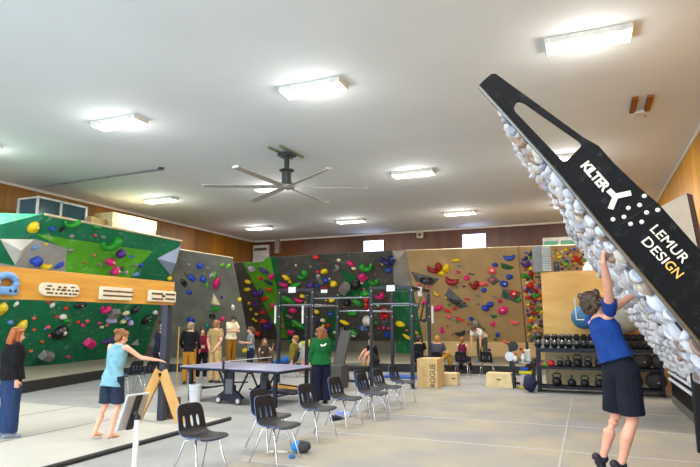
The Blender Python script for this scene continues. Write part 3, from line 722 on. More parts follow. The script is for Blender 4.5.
D = [(264, 270, 9, 4, -35, 'purple', 'bar'), (252, 268, 5, 5, 0, 'lilac', 'block'), (261, 278, 5, 4, 20, 'red', 'blob'), (272, 276, 7, 5, 55, 'pink', 'bar'), (269, 282, 9, 3, -42, 'navy', 'bar'), (258, 291, 10, 8, 10, 'purple', 'hook'),
     (269, 289, 7, 3, -35, 'red', 'bar'), (265, 298, 7, 4, 25, 'red', 'bar'), (316, 256.8, 7, 4, -15, 'red', 'blob'), (286.5, 277, 7, 4, -40, 'yellow', 'bar'), (290, 281.5, 3.5, 3.5, 0, 'yellow', 'knob'), (284, 283, 9, 5, -10, 'pink', 'crescent'), (286, 287.5, 4, 2.5, 0, 'pink', 'knob'),
     (303, 274, 11, 8, 55, 'green', 'hook'), (295, 285, 13, 5, 22, 'green', 'bar'), (310, 285, 8, 5, 20, 'purple', 'blob'), (318, 271.5, 4, 3, 0, 'red', 'knob'), (324.5, 271, 7, 5, 10, 'yellow', 'blob'), (320, 278.5, 4, 10, 0, 'grey', 'block'), (326, 280, 6, 5, 0, 'blue', 'blob'), (325, 286, 9, 4, 0, 'darkred', 'crescent'),
     (334, 283.5, 7, 6, 0, 'yellow', 'blob'), (335.5, 267, 8, 6, 60, 'grey', 'crescent'), (317.5, 285.6, 4, 4, 0, 'blue', 'knob'), (302.5, 296, 5, 4, -30, 'yellow', 'blob'), (299, 298.5, 10, 5, -25, 'pink', 'crescent'), (283, 299, 4, 12, 0, 'green', 'blob'), (288.5, 299, 11, 5, -40, 'green', 'bar'),
     (339, 260, 4, 3, 0, 'cream', 'knob'), (351, 263, 7, 4, -40, 'pink', 'bar'), (354, 268, 5, 3, -20, 'cream', 'knob'), (366, 266, 11, 8, -35, 'green', 'horn'), (363, 276.4, 7, 6, 20, 'pink', 'block'), (374, 281, 9, 6, 20, 'green', 'hook'), (388.5, 270, 6, 5, -20, 'blue', 'blob'), (388, 259, 13, 10, 20, 'navy', 'hook'),
     (356.6, 283, 4, 10, -10, 'black', 'bar'), (345.5, 287, 13, 8, 45, 'grey', 'block'), (365, 293, 11, 6, 0, 'green', 'blob'), (366.5, 299, 6, 5, 0, 'red', 'blob'), (380, 295, 8, 6, 35, 'pink', 'hook'), (364, 289, 3, 3, 0, 'pink', 'knob'), (362, 282.7, 3, 3, 0, 'white', 'knob'), (370.5, 286.5, 2.5, 2.5, 0, 'red', 'knob'),
     (253.6, 301.4, 6, 10, 10, 'purple', 'crescent'), (262.5, 312, 5, 3.5, 0, 'red', 'blob'), (263, 321, 7, 4, 0, 'red', 'blob'), (268.6, 324, 8, 9, -30, 'purple', 'horn'), (257.7, 333, 7, 5, -20, 'red', 'blob'), (273, 304.6, 5, 4, -30, 'pink', 'blob'), (270, 309.4, 3, 3, 0, 'red', 'knob'), (251, 309, 3, 3, 0, 'yellow', 'knob'), (256.4, 314, 3.5, 2.5, 0, 'yellow', 'knob'), (253.6, 319, 2.5, 2.5, 0, 'yellow', 'knob'), (256, 320.7, 3, 2.5, 0, 'yellow', 'knob'),
     (293, 310, 7, 5, 0, 'pink', 'blob'), (289.5, 316, 6, 3, -30, 'grey', 'bar'), (299, 324, 14, 5, -45, 'green', 'bar'), (294, 325, 3, 3, 0, 'yellow', 'knob'), (291.5, 331.6, 7, 4, -10, 'pink', 'block'), (293.7, 343, 5, 4, -10, 'pink', 'block'), (282, 326, 3, 3, 0, 'pink', 'knob'), (303, 313.6, 3, 4, 0, 'yellow', 'knob'), (316.5, 311.5, 6, 4, -15, 'yellow', 'blob'), (323, 320, 5, 3.5, -20, 'cream', 'blob'), (323.6, 325.4, 3, 2.5, 0, 'yellow', 'knob'),
     (328.4, 325, 4, 3.5, 0, 'red', 'knob'), (328, 329.5, 5, 4, 0, 'purple', 'blob'), (317, 320.7, 3, 4, 0, 'purple', 'knob'), (331, 313.6, 5, 2.5, -15, 'blue', 'bar'), (332, 300, 7, 4, 0, 'yellow', 'blob'), (335, 332, 3.5, 3, 0, 'cream', 'knob'), (337, 325, 2.5, 2.5, 0, 'orange', 'knob'),
     (347.6, 302, 7, 6, 20, 'black', 'blob'), (358, 302, 10, 5, -40, 'green', 'bar'), (367, 306, 5, 9, 0, 'red', 'blob'), (385, 311.7, 10, 9, 0, 'red', 'ring'), (352.5, 313, 9, 4, 5, 'green', 'bar'), (345, 322, 9, 3.5, -30, 'yellow', 'bar'), (343, 330, 7, 13, 0, 'black', 'sloper'), (353, 333.6, 10, 9, -40, 'green', 'sloper'), (363.7, 327, 10, 8, -15, 'lightblue', 'pyramid'), (369, 319, 4, 9, 20, 'white', 'bar'),
     (388, 334, 9, 7, -20, 'blue', 'pyramid'), (383.6, 328, 3, 3, 0, 'pink', 'knob'), (389, 328.4, 3, 3, 0, 'pink', 'knob'), (382, 318, 3, 2.5, 0, 'pink', 'knob'), (387, 318, 3, 2.5, 0, 'pink', 'knob'), (370, 334, 3, 3, 0, 'salmon', 'knob'), (390, 301, 3, 3, 0, 'red', 'knob'), (376, 322.6, 4, 2.5, 0, 'green', 'knob'), (379, 328, 3, 2, 0, 'red', 'knob'), (316.5, 334, 3, 3, 0, 'white', 'knob'), (378, 305, 3, 3, 0, 'white', 'knob')]
R2 = random.Random(3)
D += [(R2.uniform(278, 392), R2.uniform(262, 336), R2.uniform(1.6, 2.6), R2.uniform(1.4, 2.4), 0, R2.choice(['grey', 'white', 'brown', 'blue', 'red', 'yellow', 'grey']), 'knob') for i in range(40)]
holds(PD, 'charcoal wall', 'bolt-on holds of the charcoal wall', D)
# facet holds
PF = Plane(fa[0], fa[1], fa[3])
PF2 = Plane(fm[0], fa[2], fa[3]); PF3 = Plane(fm[0], fm[1], fa[2])
holds(PF, 'narrow facet', 'bolt-on holds of the narrow facet', [(402, 271.5, 7, 7, -30, 'black', 'blob'), (405, 283.5, 4, 4, 0, 'lightblue', 'knob')])
holds(PF2, 'narrow facet', 'bolt-on holds of the narrow facet', [(401, 323.5, 8, 7, -20, 'yellow', 'blob'), (408, 336.8, 8, 3.5, -35, 'yellow', 'bar'), (407, 330, 3, 3, 0, 'salmon', 'knob')])
holds(PF3, 'narrow facet', 'bolt-on holds of the narrow facet', [(412, 303, 4, 5, 0, 'yellow', 'blob'), (417, 333, 5, 4, -30, 'yellow', 'wing')])
T = [(434.7, 267, 13, 10, 30, 'darkred', 'hook'), (446.3, 267.6, 8, 7, 0, 'yellow', 'blob'), (441.8, 272.8, 8, 6, 0, 'yellow', 'blob'), (456, 260, 8, 3, 3, 'yellow', 'bar'), (460, 265.7, 5, 2, 0, 'grey', 'bar'), (452, 278.6, 14, 10, -15, 'darkred', 'crescent'), (428, 270, 3, 3, 0, 'grey', 'knob'), (458, 272, 5, 3, -15, 'pink', 'blob'), (466.6, 277.7, 6, 5, 0, 'pink', 'blob'),
     (474, 283.5, 8, 9, 35, 'darkred', 'hook'), (474.5, 288, 6, 3, -10, 'darkred', 'blob'), (483, 283.4, 9, 4, 0, 'salmon', 'bar'), (484, 290, 6, 4.5, 10, 'blue', 'blob'), (419, 285, 3.5, 2.5, 0, 'pink', 'knob'), (429, 286.8, 4, 2, 0, 'pink', 'knob'), (437, 292.7, 7, 4, -50, 'yellow', 'crescent'), (457, 287, 3, 3, 0, 'grey', 'knob'), (470, 273.7, 3, 1.5, 0, 'black', 'knob'), (473.5, 274.4, 4, 1.5, -10, 'black', 'bar'), (464, 286.5, 3.5, 1.5, 0, 'black', 'bar'), (477, 295, 5, 2, -30, 'grey', 'bar'),
     (467, 299, 6, 2, 0, 'red', 'bar'), (485.5, 308, 8, 6, -20, 'blue', 'blob'), (489.5, 304.5, 6, 5, 10, 'blue', 'blob'), (454.5, 308.5, 5, 3, 0, 'red', 'blob'), (446, 297.4, 3, 2.5, 0, 'yellow', 'knob'), (449, 304.5, 5, 3.5, -10, 'green', 'wing'), (438.6, 307.5, 9, 5, 30, 'pink', 'bar'), (447.3, 310.4, 8, 3, -25, 'red', 'bar'), (448.6, 315, 8, 4, -15, 'salmon', 'crescent'), (460, 318, 11, 4, -25, 'red', 'crescent'), (471, 318.5, 5, 4, 10, 'blue', 'blob'),
     (475.6, 325, 9, 12, 0, 'grey', 'sloper'), (478, 330, 4, 5, 0, 'pink', 'block'), (442, 330, 7, 10, 0, 'pink', 'pyramid'), (460, 331.6, 12, 6, 15, 'black', 'crescent'), (469.4, 332, 3.5, 3.5, 0, 'purple', 'knob'), (483, 328.7, 7, 4, -10, 'darkgreen', 'wing'), (447.6, 326, 2.5, 2, 0, 'red', 'knob'), (453, 334.3, 3, 2, 0, 'red', 'knob'), (468, 324, 2.5, 2.5, 0, 'red', 'knob'), (457, 321.5, 3, 2, 0, 'green', 'knob'), (452.7, 319, 3, 2, 0, 'lightblue', 'knob'), (425.5, 302, 7, 4, 25, 'pink', 'bar'),
     (508.8, 255.6, 13, 7, 0, 'blue', 'crescent'), (507.4, 266.2, 16, 8, -5, 'darkgreen', 'wing'), (495, 264.5, 6, 4, 5, 'blue', 'blob'), (492, 270.5, 9, 7, 5, 'salmon', 'sloper'), (509.5, 276.7, 7, 5, 5, 'blue', 'blob'), (504, 283.5, 9, 6, -10, 'blue', 'blob'), (500, 300.5, 4.5, 4.5, 0, 'pink', 'knob'), (502.8, 310, 12, 7, 30, 'pink', 'blob'), (491.5, 304, 5, 5, 0, 'blue', 'blob'), (494, 316, 8, 5, 15, 'darkgreen', 'wing'), (492.9, 323.5, 5, 5, 0, 'pink', 'blob'), (514, 321, 10, 4.5, 0, 'salmon', 'crescent'), (497.5, 334.3, 4, 4, 0, 'blue', 'block'), (495.8, 339.5, 5, 3, 0, 'darkgreen', 'wing'), (463.5, 303, 5, 1.6, -10, 'black', 'bar'), (495, 297, 4, 1.6, 0, 'grey', 'bar'), (478, 304, 4, 1.6, 10, 'grey', 'bar')]
holds(PT, 'tan wall', 'bolt-on holds of the tan wall', T)
S_ = []
cols = ['red', 'yellow', 'green', 'blue', 'purple', 'pink', 'orange', 'grey', 'brown', 'darkgreen', 'cream', 'navy', 'lilac', 'darkred', 'yellow', 'green']
for i in range(96):
    for _ in range(60):
        x, y = R2.uniform(521.5, 541), R2.uniform(251, 340)
        if x < 519.5+(y-247)*.085+2: continue
        if all((x-s[0])**2+(y-s[1])**2 > 8.5 for s in S_): break
    S_.append((x, y, R2.uniform(2.4, 5.2), R2.uniform(2, 4), R2.uniform(-30, 30), R2.choice(cols), R2.choice(['knob', 'knob', 'blob', 'bar'])))
for i in range(66):
    for _ in range(60):
        x, y = R2.uniform(553, 606), R2.uniform(249, 269)
        if all((x-s[0])**2+(y-s[1])**2 > 8.5 for s in S_): break
    S_.append((x, y, R2.uniform(1.8, 4.2), R2.uniform(1.6, 3), R2.uniform(-30, 30), R2.choice(['red', 'yellow', 'yellow', 'cream', 'green', 'brown', 'purple', 'blue', 'darkred', 'cream', 'lime']), R2.choice(['knob', 'knob', 'blob', 'bar'])))
S_ += [(525.7, 263, 8, 8, 30, 'purple', 'hook'), (530, 285, 8, 6, 0, 'red', 'blob'), (524, 276, 6, 5, 0, 'green', 'blob'), (531, 274, 5, 7, 0, 'darkred', 'blob'), (577, 259, 6, 6, 0, 'red', 'blob'), (566, 264, 6, 5, 0, 'lime', 'blob'), (535, 312, 9, 4, 20, 'darkred', 'bar')]
holds(PT, 'spray wall', 'small holds crowding the spray wall', S_)
G_ = [(199.8, 266, 6, 7, 20, 'blue', 'sloper'), (191.8, 277.6, 7, 8, 20, 'blue', 'sloper'), (203.4, 279.5, 6, 7, 20, 'blue', 'sloper'), (189.4, 292.4, 5.5, 5.5, 0, 'blue', 'sloper'), (184, 283, 6, 9, 20, 'black', 'sloper'), (188.6, 264.7, 3.5, 3.5, 0, 'grey', 'knob'), (207.7, 268, 3, 3.5, 0, 'grey', 'knob'), (203.7, 273.7, 3, 3.5, 0, 'grey', 'knob'), (199.2, 279.5, 3, 3.5, 0, 'grey', 'knob'), (186, 274.4, 3.5, 3.5, 0, 'brown', 'knob'),
      (214.8, 275, 9, 3, 75, 'lime', 'bar'), (207.6, 284.5, 7, 2.5, 80, 'lime', 'bar'), (228.8, 265.8, 6, 3, 60, 'lime', 'bar'), (211.6, 275, 6, 3, 60, 'lilac', 'bar'), (216.6, 283, 14, 5, 68, 'pink', 'bar'), (214.5, 300, 11, 15, 0, 'cream', 'pyramid'), (215, 308.5, 9, 3.5, 0, 'green', 'block'), (239.6, 299.5, 4, 4, 0, 'yellow', 'knob'), (221.4, 297, 3, 3, 0, 'purple', 'knob'), (222.8, 319, 5, 5, 0, 'pink', 'blob'), (191, 320, 8, 6, 0, 'blue', 'sloper'), (233, 307.4, 4, 6, 0, 'white', 'blob'), (207.6, 326.5, 5, 8, 0, 'teal', 'blob'), (212.5, 316, 6, 5, 0, 'black', 'blob'), (245, 350, 6, 4, 10, 'yellow', 'blob'), (222, 265, 5, 2.5, 50, 'lime', 'bar')]
holds(PY_, 'grey wall', 'bolt-on holds of the grey slab', G_)
holds(PD, 'charcoal wall', 'bolt-on holds of the charcoal wall', [(248, 281.6, 6, 4, -30, 'yellow', 'blob'), (247.5, 289.5, 6, 4, 0, 'yellow', 'blob'), (249.5, 303, 3.5, 3, 0, 'yellow', 'knob')])
GR = [(33, 227, 11, 13, 0, 'yellow', 'sloper'), (71.7, 222, 15, 9, 25, 'green', 'hook'), (52, 228.4, 5, 6, 0, 'blue', 'blob'), (61, 229, 3, 6, 0, 'black', 'block'), (71.7, 236, 5, 4.5, 0, 'grey', 'blob'), (70.6, 250, 6, 4.5, 0, 'grey', 'blob'), (45.6, 263.5, 13, 9, -10, 'yellow', 'crescent'), (34.7, 260, 5, 11, 0, 'blue', 'bar'), (59, 264.6, 8, 5, 60, 'blue', 'bar'), (34.4, 247, 7, 5, 40, 'lightblue', 'blob'), (46, 244, 3.5, 3, 0, 'yellow', 'knob'), (97, 227, 7, 4, 0, 'green', 'blob'), (110, 242.3, 15, 14, 40, 'green', 'hook'), (120, 252.8, 8, 11, 20, 'purple', 'blob'), (110, 261.4, 10, 8, -10, 'pink', 'blob'), (114.7, 270, 8, 10, 10, 'pink', 'blob'),
      (131.6, 256, 7, 6, 0, 'blue', 'pyramid'), (141, 265, 5, 4.5, 0, 'blue', 'knob'), (136, 273.7, 10, 6, 20, 'lightblue', 'pyramid'), (169, 278, 3.5, 4.5, 0, 'yellow', 'blob'), (95, 235, 3, 3, 0, 'red', 'knob'), (94, 255, 3, 3, 0, 'salmon', 'knob'), (99, 264, 4, 4, 0, 'grey', 'knob'), (121, 268, 5, 5, 0, 'darkgreen', 'blob'), (84, 262, 3, 2.5, 0, 'red', 'knob'), (103, 237, 4, 4, 0, 'grey', 'knob'), (126, 272, 3.5, 4, 0, 'lilac', 'knob'), (135, 265, 4, 3.5, 0, 'grey', 'knob'),
      (2, 309, 10, 15, 10, 'yellow', 'sloper'), (21, 327, 10, 18, 10, 'yellow', 'sloper'), (59.5, 332, 15, 15, 20, 'black', 'sloper'), (45.6, 354.5, 14, 9, -18, 'grey', 'block'), (88.7, 342, 11, 8, -25, 'pink', 'block'), (80, 305, 11, 7, 0, 'black', 'sloper'), (104.5, 308, 8, 9, 15, 'pink', 'hook'), (113, 312, 9, 9, 0, 'grey', 'block'), (111, 319.5, 9, 8, 0, 'lilac', 'blob'), (125.6, 313, 6, 5, 20, 'cream', 'blob'), (123, 321, 6, 5, 20, 'cream', 'blob'), (134.5, 309, 6, 9, 0, 'black', 'blob'), (145.7, 319, 6, 12, -10, 'black', 'blob'), (127, 317.5, 6, 5, 0, 'lightblue', 'blob'), (130, 322.5, 5, 6, 0, 'lilac', 'blob'), (108, 339, 14, 5, 35, 'purple', 'crescent'), (136, 342, 9, 9, 10, 'grey', 'pyramid'),
      (34, 329.7, 4, 3, 0, 'orange', 'knob'), (42.3, 341.6, 4, 3, 0, 'orange', 'knob'), (31, 351, 4, 3, 0, 'orange', 'knob'), (56.4, 316.5, 4, 3.5, 0, 'red', 'knob'), (33.7, 318, 4, 3.5, 0, 'salmon', 'knob'), (47.8, 327, 5, 4, 0, 'salmon', 'knob'), (49.5, 335.5, 3.5, 3, 0, 'salmon', 'knob'), (62.4, 316.5, 7, 6, 0, 'white', 'blob'), (82.5, 325, 4, 4, 0, 'pink', 'knob'), (87, 321, 4, 4, 0, 'salmon', 'knob'), (68, 356.6, 3.5, 3, 0, 'pink', 'knob'), (77.5, 322, 3, 4, 0, 'red', 'knob'), (45, 328.6, 3, 3, 0, 'lightblue', 'knob'), (52, 305, 4, 6, 0, 'white', 'knob'), (16, 304, 4, 7, 0, 'white', 'knob'), (10, 322, 6, 5, 0, 'lightblue', 'blob'), (66, 320, 6, 5, 10, 'green', 'blob'), (66, 308, 4, 4, 0, 'red', 'knob'), (48, 302, 3.5, 3.5, 0, 'red', 'knob'), (99, 323, 3, 3, 0, 'pink', 'knob'), (107, 325, 3, 3, 0, 'salmon', 'knob'), (102, 327, 4, 3, 0, 'cream', 'knob'), (155, 312, 4, 5, 0, 'white', 'knob')]
holds(PG, 'green wall', 'bolt-on holds of the green wall', GR)
holds(PY_, 'grey wall', 'bolt-on holds of the grey slab', [(154, 324, 3, 4, 0, 'red', 'knob'), (160, 322, 3, 4, 0, 'brown', 'knob')])
SMALL = sorted([h for h in HOLDS], key=lambda h: h[7])[:max(0, len(HOLDS)-285)]
sm = NB(); smats = []
for h in SMALL:
    o = h[0]; m = o.data.materials[0]
    if m not in smats: smats.append(m)
    n0 = len(sm.verts); f0 = len(sm.faces); sm.from_mesh(o.data); sm.verts.ensure_lookup_table(); sm.faces.ensure_lookup_table()
    bmesh.ops.transform(sm, matrix=Matrix.Translation(o.location) @ o.rotation_euler.to_matrix().to_4x4(), verts=sm.verts[n0:])
    for f in sm.faces[f0:]: f.material_index = smats.index(m)
    for ch in list(o.children): bpy.data.objects.remove(ch)
    bpy.data.objects.remove(o); HOLDS.remove(h)
me = bpy.data.meshes.new('small_footholds'); sm.to_mesh(me); sm.free()
for m in smats: me.materials.append(m)
o = obj('small_footholds', me, None, None, smooth=True); tag(o, 'scattered tiny foot holds across the climbing walls', 'foot holds', kind='stuff')
label_holds()
# big bolt-on volumes
def volume(PL, pix, apex, hgt, m, label):
    b = NB(); P = [PL.at(*p) for p in pix]; c = PL.at(*apex); o0 = c.copy()
    vs = [b.verts.new(p-o0-PL.n*.01) for p in P]; t = b.verts.new(c-o0+PL.n*hgt); b.faces.new(vs)
    for i in range(len(vs)): b.faces.new((vs[i], vs[(i+1) % len(vs)], t))
    o = obj('wall_volume', b, m, None, loc=o0); tag(o, label, 'volume', 'large volumes on the climbing walls'); return o
volume(PG, [(156.5, 258.5), (180.6, 246), (170.5, 276)], (172, 259), .25, W_BLUEGREY, 'blue-grey triangular volume at the right end of the green wall')
volume(PG, [(-1, 238.5), (34.5, 239), (15, 266)], (18, 246), .2, W_PALE, 'pale triangular volume above the hangboard beam on the green wall')
volume(PY_, [(147, 346), (166, 324), (163, 353)], (160, 342), .2, W_STONE, 'pale triangular volume low on the grey slab behind the steel post')
W_VOL = wallmat('volume_dark_grey', (96, 96, 98), .3)
v1 = volume(PT, [(409.8, 271), (440.5, 278.6), (432.8, 285.8), (415.4, 281.5)], (425, 279.6), .18, W_VOL, 'long grey volume carrying a black ring-shaped hold on the tan wall')
v2 = volume(PT, [(448.8, 287), (458, 296), (470, 306.6), (460, 309.3), (447, 300), (444, 295.5)], (454, 299), .2, W_VOL, 'large slanted grey volume carrying a black hold in the middle of the tan wall')
volume(PT, [(493, 273.8), (500.8, 281.3), (493.7, 286.3), (485.8, 280)], (492.6, 279.8), .1, W_VOL, 'grey diamond volume below the salmon dome on the tan wall')
volume(PT, [(502, 288), (522, 291.6), (519.4, 304.4), (499.7, 297.6)], (511, 296), .1, W_VOL, 'grey square volume carrying red and green holds on the tan wall')
def vhold(PL, x, y, w, h, ang, c, sh, off, label):
    n0 = len(HOLDS); P2 = Plane(PL.P+PL.n*off, PL.P+PL.n*off+PL.u, PL.P+PL.n*off+PL.v)
    holds(P2, 'volume', 'holds screwed onto the grey volumes', [(x, y, w, h, ang, c, sh)]); o = HOLDS[-1][0]; tag(o, label, 'climbing hold', 'holds screwed onto the grey volumes')
vhold(PT, 426.7, 279.6, 15, 8, -3, 'black', 'ring', .1, 'black ring-shaped hold on the long grey volume of the tan wall')
vhold(PT, 455, 299.5, 13, 6, -22, 'black', 'crescent', .12, 'black crescent-shaped hold on the large slanted grey volume')
vhold(PT, 491.7, 280, 4, 3.5, 0, 'salmon', 'knob', .09, 'small salmon hold on the grey diamond volume')
vhold(PT, 505.7, 294, 9, 9, 30, 'darkgreen', 'pyramid', .03, 'dark green pyramid-shaped hold at left on the grey square volume')
vhold(PT, 513.8, 293.8, 9, 7, 5, 'red', 'sloper', .06, 'red domed hold in the middle of the grey square volume')
vhold(PT, 519, 299.5, 5, 5, 0, 'green', 'blob', .02, 'green rounded hold at right on the grey square volume')
holds(PDK, 'x', 'x', [])
PTK = Plane((-6, YT, tz), (-2, YT, tz), (-2, YT, .3))
n0 = len(HOLDS)
holds(PTK, 'tan kick panel', 'foot holds on the tan kick panel', [(489, 350, 4, 3, 0, 'purple', 'blob'), (509.7, 343.9, 4, 2, -20, 'red', 'knob'), (521, 349, 3.5, 2.5, -30, 'red', 'knob')])
tag(HOLDS[n0][0], 'purple rounded foot hold low on the tan kick panel', 'climbing hold', 'foot holds on the tan kick panel')
tag(HOLDS[n0+1][0], 'left of the two small red foot holds on the tan kick panel', 'climbing hold', 'foot holds on the tan kick panel')
tag(HOLDS[n0+2][0], 'right of the two small red foot holds on the tan kick panel', 'climbing hold', 'foot holds on the tan kick panel')

# ------------------------------------------------------------------ training boards (right)
M_PANEL = mat('board_side_black', (12, 11, 12), .55, var=.3, scale=5, chalk=.06, chscale=10, spec=.12)
M_FACE = mat('board_face_grey', (136, 132, 142), .5, var=.06)
M_RAIL = mat('steel_rail', (120, 118, 112), .3, metal=.9)
M_HW = mat('board_hold_white', (220, 220, 224), .6, var=.05); M_HC = mat('board_hold_cream', (206, 194, 180), .6, var=.06); M_HG = mat('board_hold_grey', (170, 170, 180), .6, var=.06); M_HB = mat('board_hold_wood', (166, 138, 120), .6, var=.1)
M_LET = mat('letter_cream', (226, 218, 198), .5, var=.04); M_LETG = mat('letter_gold', (222, 176, 70), .5, var=.05); M_BOLT = mat('bolt_cap', (222, 222, 216), .4)
def board(label, X, Y0, Y1, Z, th, vtop):
    e = Vector((-math.sin(th), 0, math.cos(th))); n = Vector((-math.cos(th), 0, -math.sin(th))); y = Vector((0, 1, 0))
    base = Vector((X, (Y0+Y1)/2, 0))
    t = thing('training_board', label, 'climbing board', base)
    L = lambda u, v, w: Vector((X, u, Z)) + e*v + n*w - base
    b = NB(); prism(b, [L(Y0, 0, 0), L(Y1, 0, 0), L(Y1, vtop, 0), L(Y0, vtop, 0)], -n*.04); obj('board_face', b, M_FACE, t)
    return t, L, e, n
VT = (aty(480, 88, BY0).z-BZ)/math.cos(TH)-.03
hold_lib = []
for i in range(5):
    me = bpy.data.meshes.new('bh'); b = NB(); s = R.uniform(0, 50)
    bmesh.ops.create_uvsphere(b, u_segments=12, v_segments=8, radius=1)
    for v in b.verts: v.co *= 1+.28*noise.noise(v.co*1.1+Vector((s, 0, 0))); v.co.z = max(v.co.z, -.35)
    b.to_mesh(me); b.free()
    for p in me.polygons: p.use_smooth = True
    hold_lib.append(me)
def board_holds(t, L, e, n, Y0, Y1, v0, v1, step, smin, smax, mats, rows_jit, seed, name='hold'):
    rr = random.Random(seed); items = []
    nv = int((v1-v0)/step); nu = int((Y1-Y0-.12)/step)
    for j in range(nv):
        for i in range(nu):
            if rr.random() < .06: continue
            u = Y0+.12+(i+.5*(j % 2)+rr.uniform(-1, 1)*rows_jit)*step; v = v0+(j+.5+rr.uniform(-1, 1)*rows_jit)*step
            if u > Y1-.04: continue
            s = rr.uniform(smin, smax)*(1.35 if rr.random() < .18 else 1); p = L(u, v, .02)
            q = p + t.location; d = (q-EY).dot(FW); px = proj(q)
            vis = 0 if not (-20 < px.x < 715 and -20 < px.y < 480) else s/d
            Rm = Matrix((Vector((0, 1, 0)), e, n)).transposed() @ Matrix.Rotation(rr.uniform(0, 6.28), 3, 'Z')
            items.append((vis, p, Rm, (s*rr.uniform(.8, 1.5), s*rr.uniform(.6, 1), s*rr.uniform(.6, .95)), rr.randrange(5), rr.choice(mats)))
    items.sort(key=lambda a: -a[0])
    cache = {}
    for (vis, p, Rm, sc, k, m) in items[:100]:
        if (k, m.name) not in cache:
            me = hold_lib[k].copy(); me.materials.clear(); me.materials.append(m); cache[(k, m.name)] = me
        o = bpy.data.objects.new(name, cache[(k, m.name)]); COL.objects.link(o); o.parent = t; o.location = p; o.rotation_euler = Rm.to_euler(); o.scale = sc
    b = NB()
    ms = list({m.name: m for m in mats}.values())
    for (vis, p, Rm, sc, k, m) in items[100:]:
        n0 = len(b.faces); b.from_mesh(hold_lib[k]); 
        b.verts.ensure_lookup_table(); b.faces.ensure_lookup_table()
        nv_ = len(hold_lib[k].vertices); vs = b.verts[-nv_:]
        bmesh.ops.transform(b, matrix=Matrix.Translation(p) @ Rm.to_4x4() @ Matrix.Diagonal((*sc, 1)), verts=vs)
        for f in b.faces[n0:]: f.material_index = ms.index(m)
    me = bpy.data.meshes.new('rest'); b.to_mesh(me); b.free()
    for m in ms: me.materials.append(m)
    o = obj('far_holds', me, None, t, smooth=True); o['kind'] = 'stuff'
TB, L, e, n = board('near steep training board with black side panel and cream lettering at right', BX, BY0, BY1, BZ, TH, VT)
board_holds(TB, L, e, n, BY0+.0, BY1, .1, VT-.02, .145, .046, .072, [M_HW, M_HW, M_HW, M_HG, M_HC, M_HB], .22, 5)
base = TB.location.copy(); YP = BY0-.03
pp = lambda x, y, o=0: aty(x, y, YP-o) - base
outer = [(478.5, 86), (484, 80), (491, 74), (495.5, 73.5), (583, 137), (598.6, 145.7), (614, 163), (640, 188), (659, 204), (699, 249), (790, 345), (800, 470), (690, 331), (640, 272), (603, 228), (560, 175), (520, 131)]
slot = [(514, 104.5), (516, 101.5), (519, 100.6), (524, 102.5), (579, 141), (581.5, 144), (580.5, 147), (567, 160.5), (563.5, 161), (560, 158.5), (515.5, 112), (513.5, 108)]
def plate_with_hole(out, hole, m, parent, th):
    cv = bpy.data.curves.new('c', 'CURVE'); cv.dimensions = '2D'; cv.fill_mode = 'BOTH'; cv.extrude = th/2
    for P in (out, hole):
        s = cv.splines.new('POLY'); s.points.add(len(P)-1); s.use_cyclic_u = True
        for k, (x, y) in enumerate(P):
            q = pp(x, y); s.points[k].co = (q.x, q.z, 0, 1)
    o = bpy.data.objects.new('c', cv); COL.objects.link(o); bpy.context.view_layer.update()
    me = bpy.data.meshes.new_from_object(o.evaluated_get(bpy.context.evaluated_depsgraph_get())); bpy.data.objects.remove(o)
    y0 = pp(600, 200).y
    for v in me.vertices: v.co = Vector((v.co.x, y0 + th/2 - v.co.z, v.co.y))
    return obj('side_panel', me, m, parent)
side = plate_with_hole(outer, slot, M_PANEL, TB, .04)
b = NB(); P = [pp(x, y, .03) for x, y in ((479, 87), (520, 132), (560, 176), (603, 229), (640, 273), (690, 332), (800, 470))]
loft(b, P, [.016]*len(P), 8, cap='flat'); obj('edge_rail', b, M_RAIL, TB)
def lettering(txt, a, c, hpx, m, bold=.02, space=1.0, name='lettering', parent=side):
    """text from pixel a (baseline start) to pixel c (baseline end) on the side panel"""
    A, C_ = pp(*a, .004), pp(*c, .004); d = C_-A; Ln = d.length; d.normalize(); up = Vector((-d.z, 0, d.x)); up = up if up.z > 0 else -up
    me = text_mesh(txt, 1, .004, bold, space); xs = [v.co.x for v in me.vertices]; ys = [v.co.y for v in me.vertices]
    x0, x1, y0, y1 = min(xs), max(xs), min(ys), max(ys); mid = (Vector(a)+Vector(c))/2
    q1 = pp(mid.x, mid.y); kz_ = hpx
    H = kz_ / ((proj(q1+base+up*.2)-proj(q1+base)).length/.2)
    for v in me.vertices: v.co = A + d*((v.co.x-x0)/(x1-x0)*Ln) + up*((v.co.y-y0)/(y1-y0)*H) + Vector((0, -v.co.z, 0))
    return obj(name, me, m, parent)
lettering('KILTER', (580, 166.5), (603, 192.5), 10.5, M_LET, .035, .88)
b = NB()
def flatbar(b, p, q, w, o):
    A, C_ = pp(*p, o), pp(*q, o); d = (C_-A).normalized(); s = Vector((-d.z, 0, d.x))*w; prism(b, [A-s, C_-s, C_+s, A+s], (0, -.006, 0))
flatbar(b, (608.5, 190), (616, 197.5), .022, .003); flatbar(b, (615, 196.5), (631, 193), .022, .004); flatbar(b, (616, 195.5), (610.5, 209), .022, .005); obj('logo_mark', b, M_LET, side)
lettering('LEMUR', (649.4, 230), (682.5, 264), 10, M_LET, .008, 1.02)
lettering('DESI', (640.8, 242), (662.2, 264.3), 10, M_LET, .008, 1.02)
lettering('GN', (663.3, 265.4), (676.5, 279), 10, M_LETG, .008, 1.02)
for x, y in ((644.4, 196), (639.7, 205), (628.4, 208), (657.8, 210), (646.7, 212.6), (624, 217), (641.8, 222), (613, 219.4), (630.7, 224)):
    b = NB(); q = pp(x, y, .0); ell(b, q, (.019, .012, .019), None, 12, 8); obj('bolt', b, M_BOLT, side, smooth=True)
